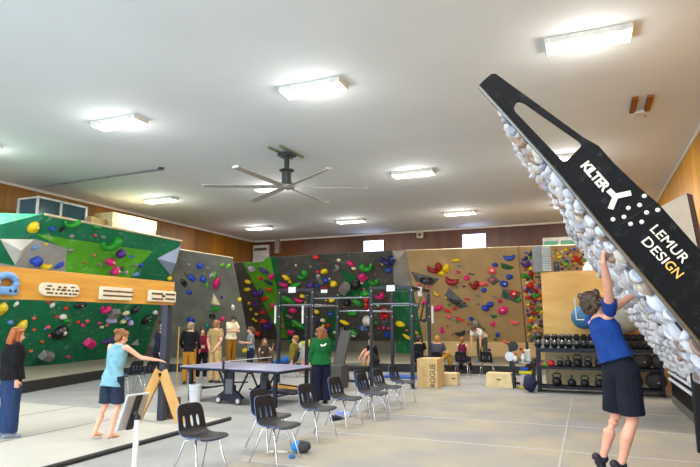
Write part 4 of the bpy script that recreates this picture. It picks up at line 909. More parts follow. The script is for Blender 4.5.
b = NB(); A, C_ = pp(615, 228.5, .001), pp(655.5, 202.5, .001); loft(b, [A, C_], [.006, .006], 6); obj('panel_joint', b, mat('joint_dark', (8, 8, 8), .8), side)
# back frame of the near board so that it stands on the floor
M_STEEL = mat('black_steel', (34, 35, 40), .4, metal=.5, var=.1)
b = NB()
for y in (BY0+.3, BY1-.3):
    tube(b, Vector((BX+.45, y, 0))-base, L(y, 2.6, -.06), .05); tube(b, Vector((BX+.95, y, 0))-base, L(y, 3.2, -.06), .05)
tube(b, Vector((BX+.45, BY0+.3, .06))-base, Vector((BX+.45, BY1-.3, .06))-base, .05)
obj('support_frame', b, M_STEEL, TB)
b = NB(); box(b, Vector((BX+.05, (BY0+BY1)/2, BZ/2))-base, (.12, BY1-BY0, BZ)); obj('kick_board', b, M_PANEL, TB)
# far board
FBX, FBY0, FBY1, FBZ, FTH = 1.62, 10.2, 14.35, .74, math.radians(31)
FB, L2, e2, n2 = board('far training board crowded with white holds beyond the near one', FBX, FBY0, FBY1, FBZ, FTH, 3.7)
board_holds(FB, L2, e2, n2, FBY0, FBY1, .05, 3.7, .165, .06, .085, [M_HW, M_HW, M_HG], .12, 9)
b = NB(); box(b, Vector((FBX+.25, (FBY0+FBY1)/2, FBZ/2+.09))-FB.location, (.5, FBY1-FBY0, FBZ-.18)); obj('kick_board', b, M_PANEL, FB)
b = NB(); box(b, Vector((FBX+.25, (FBY0+FBY1)/2, .09))-FB.location, (.52, FBY1-FBY0+.02, .18)); obj('base_plinth', b, mat('plinth_grey', (92, 92, 90), .5), FB)
b = NB()
for z in (.52, .66):
    for i in range(28): ell(b, Vector((FBX-.02, FBY0+.1+i*.148, z))-FB.location, (.04, .05, .03), None, 8, 6)
o = obj('foot_holds', b, M_HW, FB, smooth=True); o['kind'] = 'stuff'
b = NB()
for y in (FBY0+.2, FBY1-.2): tube(b, Vector((FBX+.9, y, .0))-FB.location, L2(y, 2.9, -.06), .05)
obj('support_frame', b, M_STEEL, FB)
# white sheet panel standing behind the lettered board
b = NB(); P = [aty(x, y, 9.0) for x, y in ((650, 212), (686.5, 193), (698, 243), (700, 268), (664, 260))]; c0 = sum(P, Vector())/5
prism(b, [p-c0 for p in P], (.0, .05, 0)); wp = thing('white_panel', 'white angled panel with dark edge behind the black lettered board', 'panel', c0)
obj('sheet', b, mat('sheet_white', (206, 200, 186), .6, var=.04), wp)
b = NB(); prism(b, [p-c0 for p in (P[1], P[1]+Vector((.07, 0, -.03)), P[3]+Vector((.10, 0, 0)), P[3]+Vector((.02, 0, 0)))], (.0, .4, 0)); b2 = NB(); tube(b2, Vector((P[4].x+.25, 9.14, 0))-c0, Vector((P[4].x+.25, 9.14, P[4].z+.5))-c0, .04); tube(b2, Vector((P[2].x-.15, 9.14, 0))-c0, Vector((P[2].x-.15, 9.14, P[2].z+.4))-c0, .04); obj('support_post', b2, M_STEEL, wp)
obj('side_edge', b, mat('edge_brown', (70, 46, 30), .6), wp)

# ------------------------------------------------------------------ hangboard beam
M_BEAM = wood('beam_birch', (220, 164, 70), (202, 142, 52), grain=(1, .25, 3), scale=2.5, rough=.5)
M_2X = wood('lumber_pine', (222, 176, 104), (204, 152, 82), grain=(3, 3, .5), scale=2, rough=.6)
M_COL = mat('post_steel', (62, 64, 74), .45, metal=.4, var=.12)
HB = thing('hangboard_beam', 'long birch plank on a steel post with hangboards at upper left', 'hangboard frame', (-7.03, 8.42, MATZ))
o3 = HB.location
def hl(x, y, z): return Vector((x, y, z))-o3
obj('plank', box(NB(), hl(-6.97, 5.5, 2.265), (.045, 5.5, .42), bev=.004), M_BEAM, HB)
obj('post', box(NB(), hl(-7.065, 8.22, 1.225), (.13, .13, 2.39), bev=.008), M_COL, HB)
obj('post', box(NB(), hl(-7.065, 3.3, 1.225), (.13, .13, 2.39), bev=.008), M_COL, HB)
for yy in (8.22, 3.3):
    for s in (-1, 1):
        b = NB(); A = hl(-7.06+s*.05, yy, .86); C_ = hl(-7.06+s*.48, yy, .03)
        d = C_-A; b2 = Matrix((d.cross(Vector((0, 1, 0))).normalized(), Vector((0, 1, 0)), d.normalized())).transposed()
        box(b, (A+C_)/2 + Vector((0, -.09, 0)), (.185, .045, d.length+.06), b2, bev=.004); obj('brace_board', b, M_2X, HB)
b = NB(); box(b, hl(-7.06, 8.36+.12, .22), (.16, .3, .34), bev=.03); obj('sandbag', b, mat('sandbag_brown', (92, 66, 42), .9), HB)
for z in (2.12, 2.2, 2.33, 2.41):
    b = NB(); ell(b, hl(-6.945, 8.17, z), (.008, .014, .014), None, 8, 6); obj('bolt', b, M_BOLT, HB)
M_RESIN = mat('hangboard_resin', (226, 214, 186), .55, var=.04); M_SLOT = mat('hangboard_pocket', (86, 62, 40), .8)
FX = -6.945
def hangboard(y0, y1, z0, z1, label, pockets, rounded=.05):
    t = thing('hangboard', label, 'hangboard', (FX, (y0+y1)/2, (z0+z1)/2), group='hangboards on the birch beam')
    W, Hh = y1-y0, z1-z0
    b = NB()
    if rounded > .025:
        rr_ = Hh*.5; prism(b, [(0, sy*(W/2-rr_)+math.cos(a_)*rr_, math.sin(a_)*rr_) for sy, q0_ in ((1, -PI/2), (-1, PI/2)) for a_ in [q0_+PI*i/10 for i in range(11)]], (.06, 0, 0)); bmesh.ops.bevel(b, geom=[e_ for e_ in b.edges if abs(e_.verts[0].co.x-e_.verts[1].co.x) < .001 and e_.verts[0].co.x > .03], offset=.008, segments=2, affect='EDGES', profile=.5)
    else: box(b, (.03, 0, 0), (.06, W, Hh), bev=rounded)
    obj('board_body', b, M_RESIN, t)
    for (a, c, w, h) in pockets:
        obj('pocket', box(NB(), (.062, a*W, c*Hh), (.01, w*W, h*Hh), bev=.003), M_SLOT, t)
    return t
ry = lambda x, y: atx(x, y, FX)
a, c = ry(38.5, 285), ry(76.5, 298)
hangboard(a.y, c.y, 2.12, 2.30, 'cream hangboard with three rows of pockets between the blue jug and the rail board', [(-.3, .25, .12, .1), (-.05, .2, .08, .13), (.09, .2, .08, .13), (.3, .25, .1, .1), (-.34, 0, .12, .12), (-.2, 0, .05, .12), (-.08, 0, .07, .13), (.06, -.02, .12, .15), (.2, -.02, .08, .12), (.31, -.04, .05, .12), (.42, -.02, .1, .14), (-.28, -.28, .16, .12), (-.12, -.3, .06, .13), (0, -.3, .08, .13), (.12, -.3, .08, .13), (.24, -.3, .06, .13), (.36, -.3, .12, .12)], .028)
a, c = ry(98.5, 290), ry(129.5, 300)
t = hangboard(a.y, c.y, 2.10, 2.30, 'cream three-rail hangboard in the middle of the birch beam', [], .01)
for z in (-.035, .035): obj('groove', box(NB(), (.062, .02, z), (.008, (c.y-a.y)*.94, .022)), M_SLOT, t)
a, c = ry(147, 292), ry(173.5, 302)
hangboard(a.y, c.y, 2.10, 2.30, 'cream hangboard nearest to the steel post at the end of the beam', [(-.22, .2, .4, .16), (.26, .2, .36, .16), (0, .02, .12, .2), (-.2, -.25, .4, .14), (.26, -.2, .36, .14)], .02)
M_SKY = mat('hold_sky_blue', (110, 156, 206), .5, var=.08)
jug = thing('hangboard', 'blue curved jug bolted to the near left end of the birch beam', 'hangboard', (FX, ry(4, 284).y, 2.26), group='hangboards on the birch beam')
b = NB(); n = 12; P = []; rad = []
for i in range(n):
    aa = math.radians(-60+250*i/(n-1)); P.append((.05, math.cos(aa)*.13, math.sin(aa)*.10)); rad.append(.045)
loft(b, P, rad, 12); obj('jug_arch', b, M_SKY, jug, smooth=True)
obj('jug_base', box(NB(), (.04, 0, -.10), (.08, .34, .11), bev=.03), M_SKY, jug)
for yy in (.04, .11): b = NB(); ell(b, (.082, yy, -.1), (.006, .02, .025), None, 8, 6); obj('pocket', b, mat('pocket_navy', (26, 36, 70), .7), jug)

# ------------------------------------------------------------------ school chairs
M_SHELL = mat('chair_shell_black', (20, 19, 20), .5, var=.12, scale=8, coat=.0, spec=.35)
M_RIM_LIT = mat('chair_rim_lit', (58, 92, 150), .35, var=.1)  # bluish light along the black shell's edge, painted as a rim colour
M_CHROME = mat('chrome', (214, 216, 222), .26, metal=1.0, var=.04)
def make_chair(label, loc, rz):
    t = thing('school_chair', label, 'chair', loc, rz, 'black plastic school chairs')
    prof = [(.235, .425), (.21, .447), (.14, .452), (.04, .443), (-.06, .438), (-.13, .45), (-.175, .485), (-.20, .54), (-.218, .60), (-.236, .66), (-.252, .71), (-.268, .76), (-.278, .785), (-.284, .795)]
    wid = [.20, .215, .22, .218, .212, .205, .20, .198, .195, .192, .188, .176, .15, .11]
    n = 15; b = NB(); G = []
    for i, ((y, z), w) in enumerate(zip(prof, wid)):
        row = []
        for j in range(n):
            s = -1+2*j/(n-1); dish = .022*s*s
            row.append(b.verts.new((s*w, y+(dish*1.1 if i > 6 else 0), z+(dish if i <= 6 else 0))))
        G.append(row)
    for i in range(len(prof)-1):
        for j in range(n-1):
            if i in (7, 8) and j in (3, 6, 7, 10) and not (j == 7): continue
            b.faces.new((G[i][j], G[i][j+1], G[i+1][j+1], G[i+1][j]))
    o = obj('seat_shell', b, M_SHELL, t, smooth=True)
    o.data.materials.append(M_RIM_LIT); s = o.modifiers.new('s', 'SOLIDIFY'); s.thickness = .016; s.offset = 0; s.material_offset = 0; s.material_offset_rim = 1
    s = o.modifiers.new('b', 'SUBSURF'); s.levels = 1; s.render_levels = 1
    for sx in (-1, 1):
        for y0, y1 in ((.10, .215), (-.09, -.25)):
            b = NB(); loft(b, [(sx*.13, y0*.55, .425), (sx*.165, y0, .405), (sx*.225, y1, .012)], [.011]*3, 10); ell(b, (sx*.225, y1, .012), (.014, .014, .012), None, 8, 6); obj('leg', b, M_CHROME, t, smooth=True)
    b = NB(); 
    for y in (.06, -.05): tube(b, (-.14, y, .425), (.14, y, .425), .011)
    obj('seat_rail', b, M_CHROME, t, smooth=True)
    return t
fz = lambda f: math.atan2(-f[0], f[1])
CHAIRS = [((202, 437), (1, .10), 'black school chair nearest the viewer beside the cream mat edge'),
          ((277, 426), (1, .14), 'black school chair just left of the blue ball bag'),
          ((270, 416.5), (1, .05), 'black school chair half hidden behind the chair left of the blue bag'),
          ((317, 409), (1, .08), 'black school chair in front of the person in the green hoodie'),
          ((345, 399), (1, .08), 'black school chair with a blue and white paper under its legs'),
          ((372, 394), (1, .12), 'front black school chair of the pair near the dark rig post'),
          ((369, 389.5), (1, .0), 'black school chair tucked behind the front chair of the pair'),
          ((387, 387.5), (1, .10), 'second farthest black school chair of the diagonal row'),
          ((402, 382.5), (1, .12), 'farthest black school chair of the diagonal row by the right rig post'),
          ((148, 372.5), (-1, .25), 'black school chair behind the outstretched arm of the person in blue tank top'),
          ((131, 374), (-1, .2), 'black school chair mostly hidden behind the person in blue tank top')]
c0 = None
for (px, f, lab) in CHAIRS:
    if f[0] > 0: f = (1, f[1]-.34)
    p = atz(px[0], px[1], .45); p.z = MATZ if (p.x < -6.1 and p.y < 8.8) else (.012 if p.x > -4.2 else 0)
    if c0 is None: c0 = make_chair(lab, p, fz(f))
    else: dup(c0, p, fz(f), lab)
for nm, lab in (('a', 'black school chair under the person with short dark hair beyond the rig'), ('b', 'black school chair under the person in mustard trousers'), ('c', 'black school chair under the person with the pink hair tie'), ('d', 'empty black school chair seen from behind before the tan wall')):
    dup(c0, CH_ROW[nm] + Vector((0, -.03, 0)), 0, lab)
d = vdir(OLV); dup(c0, OLV, fz(rel(OLV, -.85, .2)), 'black school chair under the person in olive shirt')

# ------------------------------------------------------------------ table tennis table
M_TTOP = mat('table_top_blue', (138, 140, 172), .30, var=.04); M_TLEG = mat('table_frame_navy', (34, 38, 54), .45, metal=.3); M_LINE = mat('table_line', (226, 226, 230), .5)
M_WHEEL = mat('wheel_tyre', (52, 54, 58), .6); M_HUB = mat('wheel_hub', (196, 198, 200), .4)
ca, cb, cc = atz(279, 371, .76), atz(180, 366, .76), atz(310, 365, .76)
ex = (ca-cb); ex.z = 0; ex.normalize(); TT = thing('table_tennis_table', 'blue folding table tennis table on a navy frame with centre wheels', 'table', ((ca.x+cb.x)/2, 0, 0), 0)
ey = Vector((-ex.y, ex.x, 0)); ctr = (ca+cb)/2 + ey*.7625; ctr.z = 0; TT.location = ctr; TT.rotation_euler = (0, 0, math.atan2(ex.y, ex.x))
for s in (-1, 1):
    tp = obj('table_half', box(NB(), (s*.687, 0, .75), (1.36, 1.525, .022)), M_TTOP, TT)
    obj('table_apron', box(NB(), (s*.687, 0, .715), (1.33, 1.48, .05)), M_TLEG, TT)
    b = NB()
    for yy in (-.755, 0, .755): box(b, (s*.687, yy, .7615), (1.36, .02 if yy else .006, .002))
    box(b, (s*1.36, 0, .7615), (.02, 1.525, .002)); obj('white_lines', b, M_LINE, tp)
    for yy in (-.6, .6):
        obj('leg', box(NB(), (s*1.17, yy, .35), (.07, .07, .70)), M_TLEG, TT)
        b = NB(); tube(b, (s*1.17, yy, .28), (s*.45, yy*.9, .33), .018); tube(b, (s*.42, yy*.9, .70), (s*.14, yy*.9, .2), .022); obj('brace', b, M_TLEG, TT)
    b = NB(); tube(b, (s*1.17, -.6, .22), (s*1.17, .6, .22), .02); obj('leg_bar', b, M_TLEG, TT)
for yy in (-.62, .62):
    b = NB(); prism(b, [(-.36, yy-.04, .13), (-.30, yy-.04, .19), (-.12, yy-.04, .30), (-.12, yy-.04, .40), (.12, yy-.04, .40), (.12, yy-.04, .30), (.30, yy-.04, .19), (.36, yy-.04, .13), (.16, yy-.04, .06), (-.16, yy-.04, .06)], (0, .08, 0)); obj('wheel_bracket', b, M_TLEG, TT)
    obj('upright', box(NB(), (0, yy, .52), (.16, .06, .38)), M_TLEG, TT)
    obj('latch_cover', box(NB(), (0, yy-.05, .37), (.20, .05, .32), bev=.02), mat('plastic_grey', (96, 98, 102), .5), TT)
    for xx in (-.27, .27):
        w = obj('wheel', lathe(NB(), [(.03, -.025), (.078, -.02), (.078, .02), (.03, .025)], 20, Matrix.Translation((xx, yy-.06, .08)) @ Matrix.Rotation(PI/2, 4, 'X')), M_WHEEL, TT)
        obj('wheel_hub', lathe(NB(), [(.03, -.03), (.048, -.028), (.048, .028), (.03, .03)], 16, Matrix.Translation((xx, yy-.062, .08)) @ Matrix.Rotation(PI/2, 4, 'X')), M_HUB, w)
b = NB(); box(b, (0, 0, .835), (.006, 1.75, .135)); obj('net', b, mat('net_dark', (54, 56, 60), .9, alpha=.14), TT)
b = NB(); box(b, (0, 0, .91), (.012, 1.75, .012)); obj('net_tape', b, M_LINE, TT)
for yy in (-.88, .88): b = NB(); box(b, (0, yy, .80), (.04, .03, .26)); box(b, (0, yy*.93, .70), (.05, .12, .03)); obj('net_post', b, M_BLK, TT)
b = NB(); box(b, (.75, .35, .2), (.8, .5, .06)); obj('ball_tray', b, M_TLEG, TT)
bk = thing('bucket', 'white plastic bucket on the floor by the left leg of the table tennis table', 'bucket', atz(195, 401.5))
M_BUCKET = mat('bucket_white', (226, 228, 232), .45, var=.03)
obj('bucket_body', lathe(NB(), [(.125, 0), (.148, .34), (.155, .34), (.155, .37), (.14, .37), (.12, .02)], 24), M_BUCKET, bk, smooth=False)
b = NB(); P = [(math.cos(i*PI/10)*.155, -.03, .345-math.sin(i*PI/10)*.12) for i in range(11)]; P = [(x, -.15-.01*math.sin(i*PI/10), z) for i, (x, y, z) in enumerate(P)]; loft(b, P, [.004]*11, 6); obj('handle', b, M_CHROME, bk)

# ------------------------------------------------------------------ small things on the floor
hp = atz(302, 453.5); hp.z = .012
bg = thing('ball_bag', 'blue and black rounded bag lying on the mat edge beside the chairs', 'bag', hp)
b = NB(); ell(b, (0, 0, .11), (.17, .12, .11)); me = remesh(b, .02, 1, .015, 8); obj('bag_body', me, mat('bag_dark', (62, 66, 72), .8, var=.3), bg)
b = NB(); ell(b, (-.07, -.03, .115), (.115, .10, .105)); me = remesh(b, .02, 1, .01, 9); obj('blue_panel', me, mat('bag_blue', (30, 140, 226), .6), bg)
b = NB(); P = [(.1+.07*math.cos(a), -.09, .13+.09*math.sin(a)) for a in [PI*i/8-.6 for i in range(10)]]; loft(b, P, [.008]*10, 6); obj('strap', b, M_BLK, bg); bg.scale = (.8, .8, .72)
hp = atz(278, 453.5); o = obj('shoe_sole', (lambda b: (loft(b, [(-.11, 0, .018), (-.03, .01, .02), (.06, 0, .02), (.12, .01, .016)], [(.035, .018), (.04, .02), (.045, .02), (.03, .015)], 12, ref=(0, 1, 0)), b)[1])(NB()), mat('pad_cream', (214, 206, 196), .7), None, loc=hp, rot=(0, 0, .3), smooth=True); tag(o, 'pale flat pad lying on the floor left of the blue bag', 'pad')
hp = atz(292, 459); b = NB(); ell(b, (0, 0, .03), (.045, .035, .03)); o = obj('chalk_ball', b, mat('ball_blue', (26, 104, 170), .6), None, loc=hp, smooth=True); tag(o, 'small blue ball on the floor in front of the blue bag', 'ball')
hp = atz(343, 417); o = obj('paper_bag', box(NB(), (0, 0, .05), (.28, .16, .10), bev=.03), mat('paper_white', (214, 218, 236), .7, c2=(70, 96, 200), scale=7), None, loc=hp, rot=(0, 0, .4)); tag(o, 'white and blue packet on the floor under a chair of the row', 'packet')
hp = atz(337, 420.5); o = obj('shoe', (lambda b: (loft(b, [(-.1, 0, .05), (-.03, 0, .05), (.06, 0, .035), (.13, 0, .025)], [(.04, .05), (.042, .05), (.045, .035), (.035, .022)], 12, ref=(0, 1, 0)), b)[1])(NB()), mat('shoe_navy', (36, 46, 62), .7), None, loc=hp, rot=(0, 0, .9), smooth=True); tag(o, 'dark navy shoe on the floor beside the white and blue packet', 'shoe')

p_ = atz(176.2, 392); b = NB(); tube(b, (0, 0, 0), (.0, .0, 1.62), .012); yp = obj('broom_handle', b, mat('pole_yellow', (190, 150, 60), .5), None, loc=p_); tag(yp, 'thin yellow pole standing just right of the steel post', 'pole')
# ------------------------------------------------------------------ tablet on a stand
sx = atz(126.6, 606); st = thing('tablet_stand', 'tilted tablet on a slim white pole stand seen from behind', 'tablet stand', sx)
M_WHT = mat('stand_white', (196, 197, 202), .4, var=.02); M_SILV = mat('tablet_back', (176, 172, 170), .35, metal=.3)
obj('base_plate', lathe(NB(), [(.02, .0), (.17, 0), (.17, .012), (.03, .02)], 28), M_WHT, st)
obj('pole', lathe(NB(), [(.018, .015), (.018, 1.14)], 16), M_WHT, st, smooth=True)
hd = aty(133, 413, sx.y) - sx
f = rel(sx, .66, -.55); view = Vector((sx.x, sx.y, 0)).normalized()
nrm = (Vector((view.y, -view.x, 0))*.62 - view*.72 + Vector((0, 0, -.36))).normalized()     # back of the tablet looks at the viewer
upv = Vector((0, 0, 1)); upv = (upv-nrm*upv.dot(nrm)).normalized(); rg = upv.cross(nrm)
Rm = Matrix((rg, upv, nrm)).transposed(); tb_c = hd + Vector((0, 0, .01))
fr = obj('tablet', box(NB(), tb_c, (.185, .25, .014), Rm, bev=.006), M_WHT, st)
obj('tablet_back', box(NB(), tb_c+nrm*.008, (.165, .23, .003), Rm), M_SILV, fr)
obj('back_strap', box(NB(), tb_c+nrm*.014, (.05, .242, .012), Rm, bev=.003), M_BLK, fr)
b = NB(); q = Vector((0, 0, 1.14)); loft(b, [q, tb_c+nrm*.02], [.014, .02], 12); ell(b, q, (.022, .022, .022)); obj('clamp_joint', b, M_BLK, st, smooth=True)

# ------------------------------------------------------------------ training rig
RG = thing('pull_up_rig', 'black steel pull-up rig with eight uprights and crossbars in mid room', 'rig', (-6.4, 15.6, 0)); r0 = RG.location
NX = (-8.45, -7.35, -5.52, -4.36); NYR, FYR = 14.72, 16.52
M_RIG = mat('rig_black', (40, 42, 46), .4, metal=.35, var=.1); M_BAR = mat('rig_bar_grey', (130, 132, 134), .3, metal=.7)
for x in NX:
    for y in (NYR, FYR):
        b = NB(); box(b, Vector((x, y, 1.36))-r0, (.085, .085, 2.72)); u = obj('upright', b, M_RIG, RG)
        b = NB(); box(b, Vector((x, y, .005))-r0, (.16, .16, .012)); obj('foot_plate', b, M_RIG, u)
        for z in (2.6, 2.22, 1.9): b = NB(); ell(b, Vector((x+.02, y-.045, z))-r0, (.018, .012, .018), None, 8, 6); obj('bolt', b, M_BOLT, u)
def bar(p, q, r=.022, m=M_BAR, nm='crossbar'):
    b = NB(); tube(b, Vector(p)-r0, Vector(q)-r0, r); obj(nm, b, m, RG)
def beam(p, q, nm='top_beam'):
    p, q = Vector(p)-r0, Vector(q)-r0; b = NB(); d = q-p
    box(b, (p+q)/2, (max(abs(d.x), .06), max(abs(d.y), .06), .07)); obj(nm, b, M_RIG, RG)
for y in (NYR, FYR):
    beam((NX[0], y, 2.68), (NX[1], y, 2.68)); beam((NX[2], y, 2.68), (NX[3], y, 2.68))
    bar((NX[0], y, 2.24), (NX[1], y, 2.24)); bar((NX[2], y, 2.24), (NX[3], y, 2.24))
for x in NX: beam((x, NYR, 2.66), (x, FYR, 2.66)); 
for x in (NX[0], NX[1], NX[3]): bar((x, NYR, 2.24), (x, FYR, 2.24))
bar((NX[1], NYR, 2.42), (NX[2], NYR, 2.42)); bar((NX[1], FYR, 2.08), (NX[2], FYR, 2.08)); bar((NX[2], NYR, 2.03), (-4.9, NYR, 2.03))
M_SIGN = mat('sign_white', (232, 230, 228), .5, var=.02)
for x0, z, yy, lab in ((-8.0, 2.68, NYR, 0), (-6.95, 2.62, NYR, 1), (-4.93, 2.66, NYR, 2)):
    b = NB(); box(b, Vector((x0, yy-.06, z))-r0, (.24 if lab != 1 else .2, .02, .17 if lab != 1 else .09)); obj('name_plate', b, M_SIGN, RG)
b = NB(); box(b, Vector((NX[3], 15.6, 2.6))-r0, (.08, .2, .26)); obj('name_plate', b, M_SIGN, RG)
for x, y in ((NX[0]-.12, NYR), (NX[1]-.3, NYR), (NX[3]+.12, FYR)):
    b = NB(); tube(b, Vector((x, y-.03, 1.7))-r0, Vector((x, y-.03, 2.22))-r0, .03); obj('storage_peg', b, M_SIGN, RG)
sb = thing('suspension_straps', 'black straps with handles hanging from the right bay of the rig', 'straps', aty(424, 316, 15.7))
for dx in (-.12, 0, .1):
    b = NB(); tube(b, (dx, 0, .38), (dx*1.6-.1, 0, -.1), .022); loft(b, [(dx*1.6-.22, 0, -.14), (dx*1.6-.1, 0, -.1), (dx*1.6, 0, -.16)], [.03, .04, .03], 8); obj('strap', b, M_BLK, sb)
b = NB(); tube(b, (-.12, 0, .38), (-.0, 0, .75), .01); tube(b, (.1, 0, .38), (0, 0, .75), .01); tube(b, (0, 0, .7), (0.05, 0, .97), .012); obj('hanger', b, M_BLK, sb)

# plyometric boxes
M_PLY = wood('plyo_ply', (214, 184, 128), (196, 160, 104), grain=(2, 2, 2), scale=3, rough=.6)
M_INK = mat('stencil_ink', (92, 78, 60), .7)
pb0 = atz(418, 387.5); pb1 = atz(437.5, 388.5)
PBX = thing('plyo_box', 'tall plywood plyo box stencilled with a word, beside the rig post', 'plyo box', pb0 + Vector((.26, .38, 0)), .0)
PBX.rotation_euler = (0, 0, .0)
obj('box_body', box(NB(), (0, 0, .38), (.56, .76, .76), bev=.006), M_PLY, PBX)
me = text_mesh('ROGUE', 1, .003, .01, 1.0); xs = [v.co.x for v in me.vertices]; ys = [v.co.y for v in me.vertices]
for v in me.vertices:
    u, w = (v.co.x-min(xs))/(max(xs)-min(xs)), (v.co.y-min(ys))/(max(ys)-min(ys)); v.co = Vector((.225-.15*w, -.382-v.co.z, .03+.60*u))
obj('lettering', me, M_INK, PBX)
def hole_box(nm, label, loc, w, d_, h, taper=0.0, m=M_PLY, hole=True, rz=0):
    t = thing('plyo_box', label, 'plyo box', loc, rz)
    b = NB(); box(b, (0, 0, h/2), (w, d_, h), bev=.006)
    for v in b.verts:
        if v.co.z > h*.5: v.co.x *= 1-taper; v.co.y *= 1-taper*.5
    obj('box_body', b, m, t)
    if hole: obj('hand_hole', box(NB(), (0 if hole == 1 else w*.28, -d_/2-.0, h*.58), (.11, .02, .035), bev=.008), M_INK, t)
    return t
M_PLY2 = wood('plyo_ply_pale', (228, 206, 156), (214, 188, 132), grain=(2, 2, 2), scale=3, rough=.6)
hole_box('b', 'small pale plywood box just behind the tall stencilled box', atz(449.5, 385.5)+Vector((0, .2, 0)), .42, .4, .33, 0, M_PLY2, 2)
hole_box('c', 'low plywood box with a hand slot in front of the empty chair', atz(499, 388)+Vector((0, .25, 0)), .72, .5, .38, .10, M_PLY2, 1)

# incline bench
ib = thing('incline_bench', 'adjustable incline bench with tall upright back pad inside the rig', 'bench', atz(342, 384))
M_VINYL = mat('bench_vinyl', (72, 66, 60), .5, var=.15)
obj('back_pad', box(NB(), (-.02, .05, .98), (.34, .09, 1.05), Matrix.Rotation(math.radians(-10), 3, 'X') @ Matrix.Rotation(math.radians(9), 3, 'Y'), bev=.03), M_VINYL, ib)
obj('seat_pad', box(NB(), (-.05, -.28, .46), (.36, .36, .08), bev=.025), M_VINYL, ib)
b = NB(); tube(b, (-.05, -.3, .42), (0, .4, .42), .03); tube(b, (0, .2, .42), (-.02, .12, .9), .028); tube(b, (-.3, -.4, .04), (.25, -.4, .04), .03); tube(b, (-.3, .5, .04), (.25, .5, .04), .03); tube(b, (-.05, -.38, .04), (-.05, -.3, .42), .03); tube(b, (0, .48, .04), (0, .4, .42), .03); obj('bench_frame', b, M_STEEL, ib)
fb = thing('flat_bench', 'low black flat bench to the right of the incline bench', 'bench', atz(358, 380)); obj('pad', box(NB(), (0, 0, .42), (.85, .28, .07), bev=.02), M_VINYL, fb)
for s in (-1, 1):
    b = NB(); tube(b, (s*.34, 0, .4), (s*.42, -.16, .03), .024); tube(b, (s*.34, 0, .4), (s*.42, .16, .03), .024); obj('leg', b, M_STEEL, fb)
sbx = obj('storage_box', box(NB(), (0, 0, .3), (.55, .5, .60), bev=.015), mat('box_charcoal', (74, 72, 68), .6), None, loc=atz(331, 389)+Vector((0, .3, 0))); tag(sbx, 'dark grey box standing between the green hoodie and the incline bench', 'box')
bd = obj('floor_beam', box(NB(), (0, 0, .06), (1.5, .14, .12), bev=.01), mat('beam_orange_wood', (206, 150, 70), .6), None, loc=atz(292, 389.5)); tag(bd, 'orange-brown timber lying on the floor behind the table tennis table', 'timber')
mb = obj('folded_mat', box(NB(), (0, 0, .04), (1.3, .5, .08), bev=.02), mat('mat_royal_blue', (56, 96, 176), .6), None, loc=atz(404, 378)); tag(mb, 'flat royal blue mat on the floor by the right rig post', 'mat')

# ------------------------------------------------------------------ plywood partition with shelf, rack
M_PLYL = wood('lower_ply', (206, 184, 140), (190, 166, 120), grain=(.6, .6, 2.2), scale=1.6, rough=.6)
M_PART = wood('partition_birch', (236, 188, 104), (220, 166, 80), grain=(.6, .6, 2.2), scale=1.6, rough=.5)
PTN = obj('partition', box(NB(), (1.55/2+.02, 0, 1.55), (3.78, .12, 3.10)), M_PART, None, loc=(0, 16.26, 0)); tag(PTN, 'birch plywood partition behind the dumbbell rack', 'partition'); obj('lower_sheet', box(NB(), (1.55/2+.02, -.066, .51), (3.76, .012, 1.02)), M_PLYL, PTN)
tp = thing('equipment_cabinet', 'grey upright louvred cabinet standing on top of the partition at left', 'cabinet', (-1.06, 16.26, 3.10))
obj('cabinet_body', box(NB(), (-.05, .02, .36), (.36, .30, .72), bev=.012), mat('cabinet_grey', (128, 128, 124), .5), tp)
obj('front_panel', box(NB(), (.14, -.1, .36), (.22, .14, .70), bev=.01), mat('cabinet_light', (176, 176, 168), .5), tp)
b = NB()
for i in range(9): box(b, (.14, -.175, .09+i*.065), (.18, .012, .022))
obj('louvres', b, mat('louvre_grey', (140, 140, 134), .5), tp)
o = thing('speaker', 'small black speaker on the partition beside the grey cabinet', 'speaker', (-.68, 16.26, 3.10)); obj('speaker_box', box(NB(), (0, 0, .13), (.15, .14, .26), bev=.012), M_BLK, o)
b = NB(); ell(b, (0, -.072, .16), (.05, .01, .05)); obj('speaker_cone', b, mat('cone_grey', (70, 74, 90), .5), o)
bal = obj('exercise_ball', (lambda b: (ell(b, (0, 0, .36), (.37, .37, .36), None, 28, 18), b)[1])(NB()), mat('ball_white', (222, 224, 232), .45, var=.02), None, loc=(.33, 16.26, 2.93), smooth=True)
bal.location.z = 2.74; tag(bal, 'large white exercise ball resting behind the top of the partition', 'exercise ball'); bal.location.y = 16.75
SH = thing('ball_rack', 'white wire wall rack on the partition holding two exercise balls', 'rack', (.8, 16.2, 1.80))
M_WIRE = mat('wire_white', (226, 226, 222), .4)
b = NB(); z = 0
for yy in (-.82, -.03): tube(b, (-1.04, yy, z), (1.0, yy, z), .014)
for xx in (-1.04, -.38, .60, 1.0): tube(b, (xx, -.82, z), (xx, -.03, z), .012)
tube(b, (-1.04, -.82, z), (-1.06, -.82, .56), .014); tube(b, (-1.04, -.03, z), (-1.06, -.03, .56), .014); obj('wire_frame', b, M_WIRE, SH)
def eball(loc, r, m, label):
    b = NB(); bmesh.ops.create_uvsphere(b, u_segments=28, v_segments=18, radius=r)
    o = obj('exercise_ball', b, m, None, loc=loc, smooth=True); tag(o, label, 'exercise ball', 'exercise balls on the wall rack')
eball((-.07, 15.76, 1.87), .31, mat('ball_blue_grey', (58, 116, 156), .5), 'blue exercise ball at left on the white wall rack')
eball((.84, 15.72, 1.92), .465, mat('ball_stone', (162, 156, 140), .5), 'large stone grey exercise ball at right on the white wall rack')

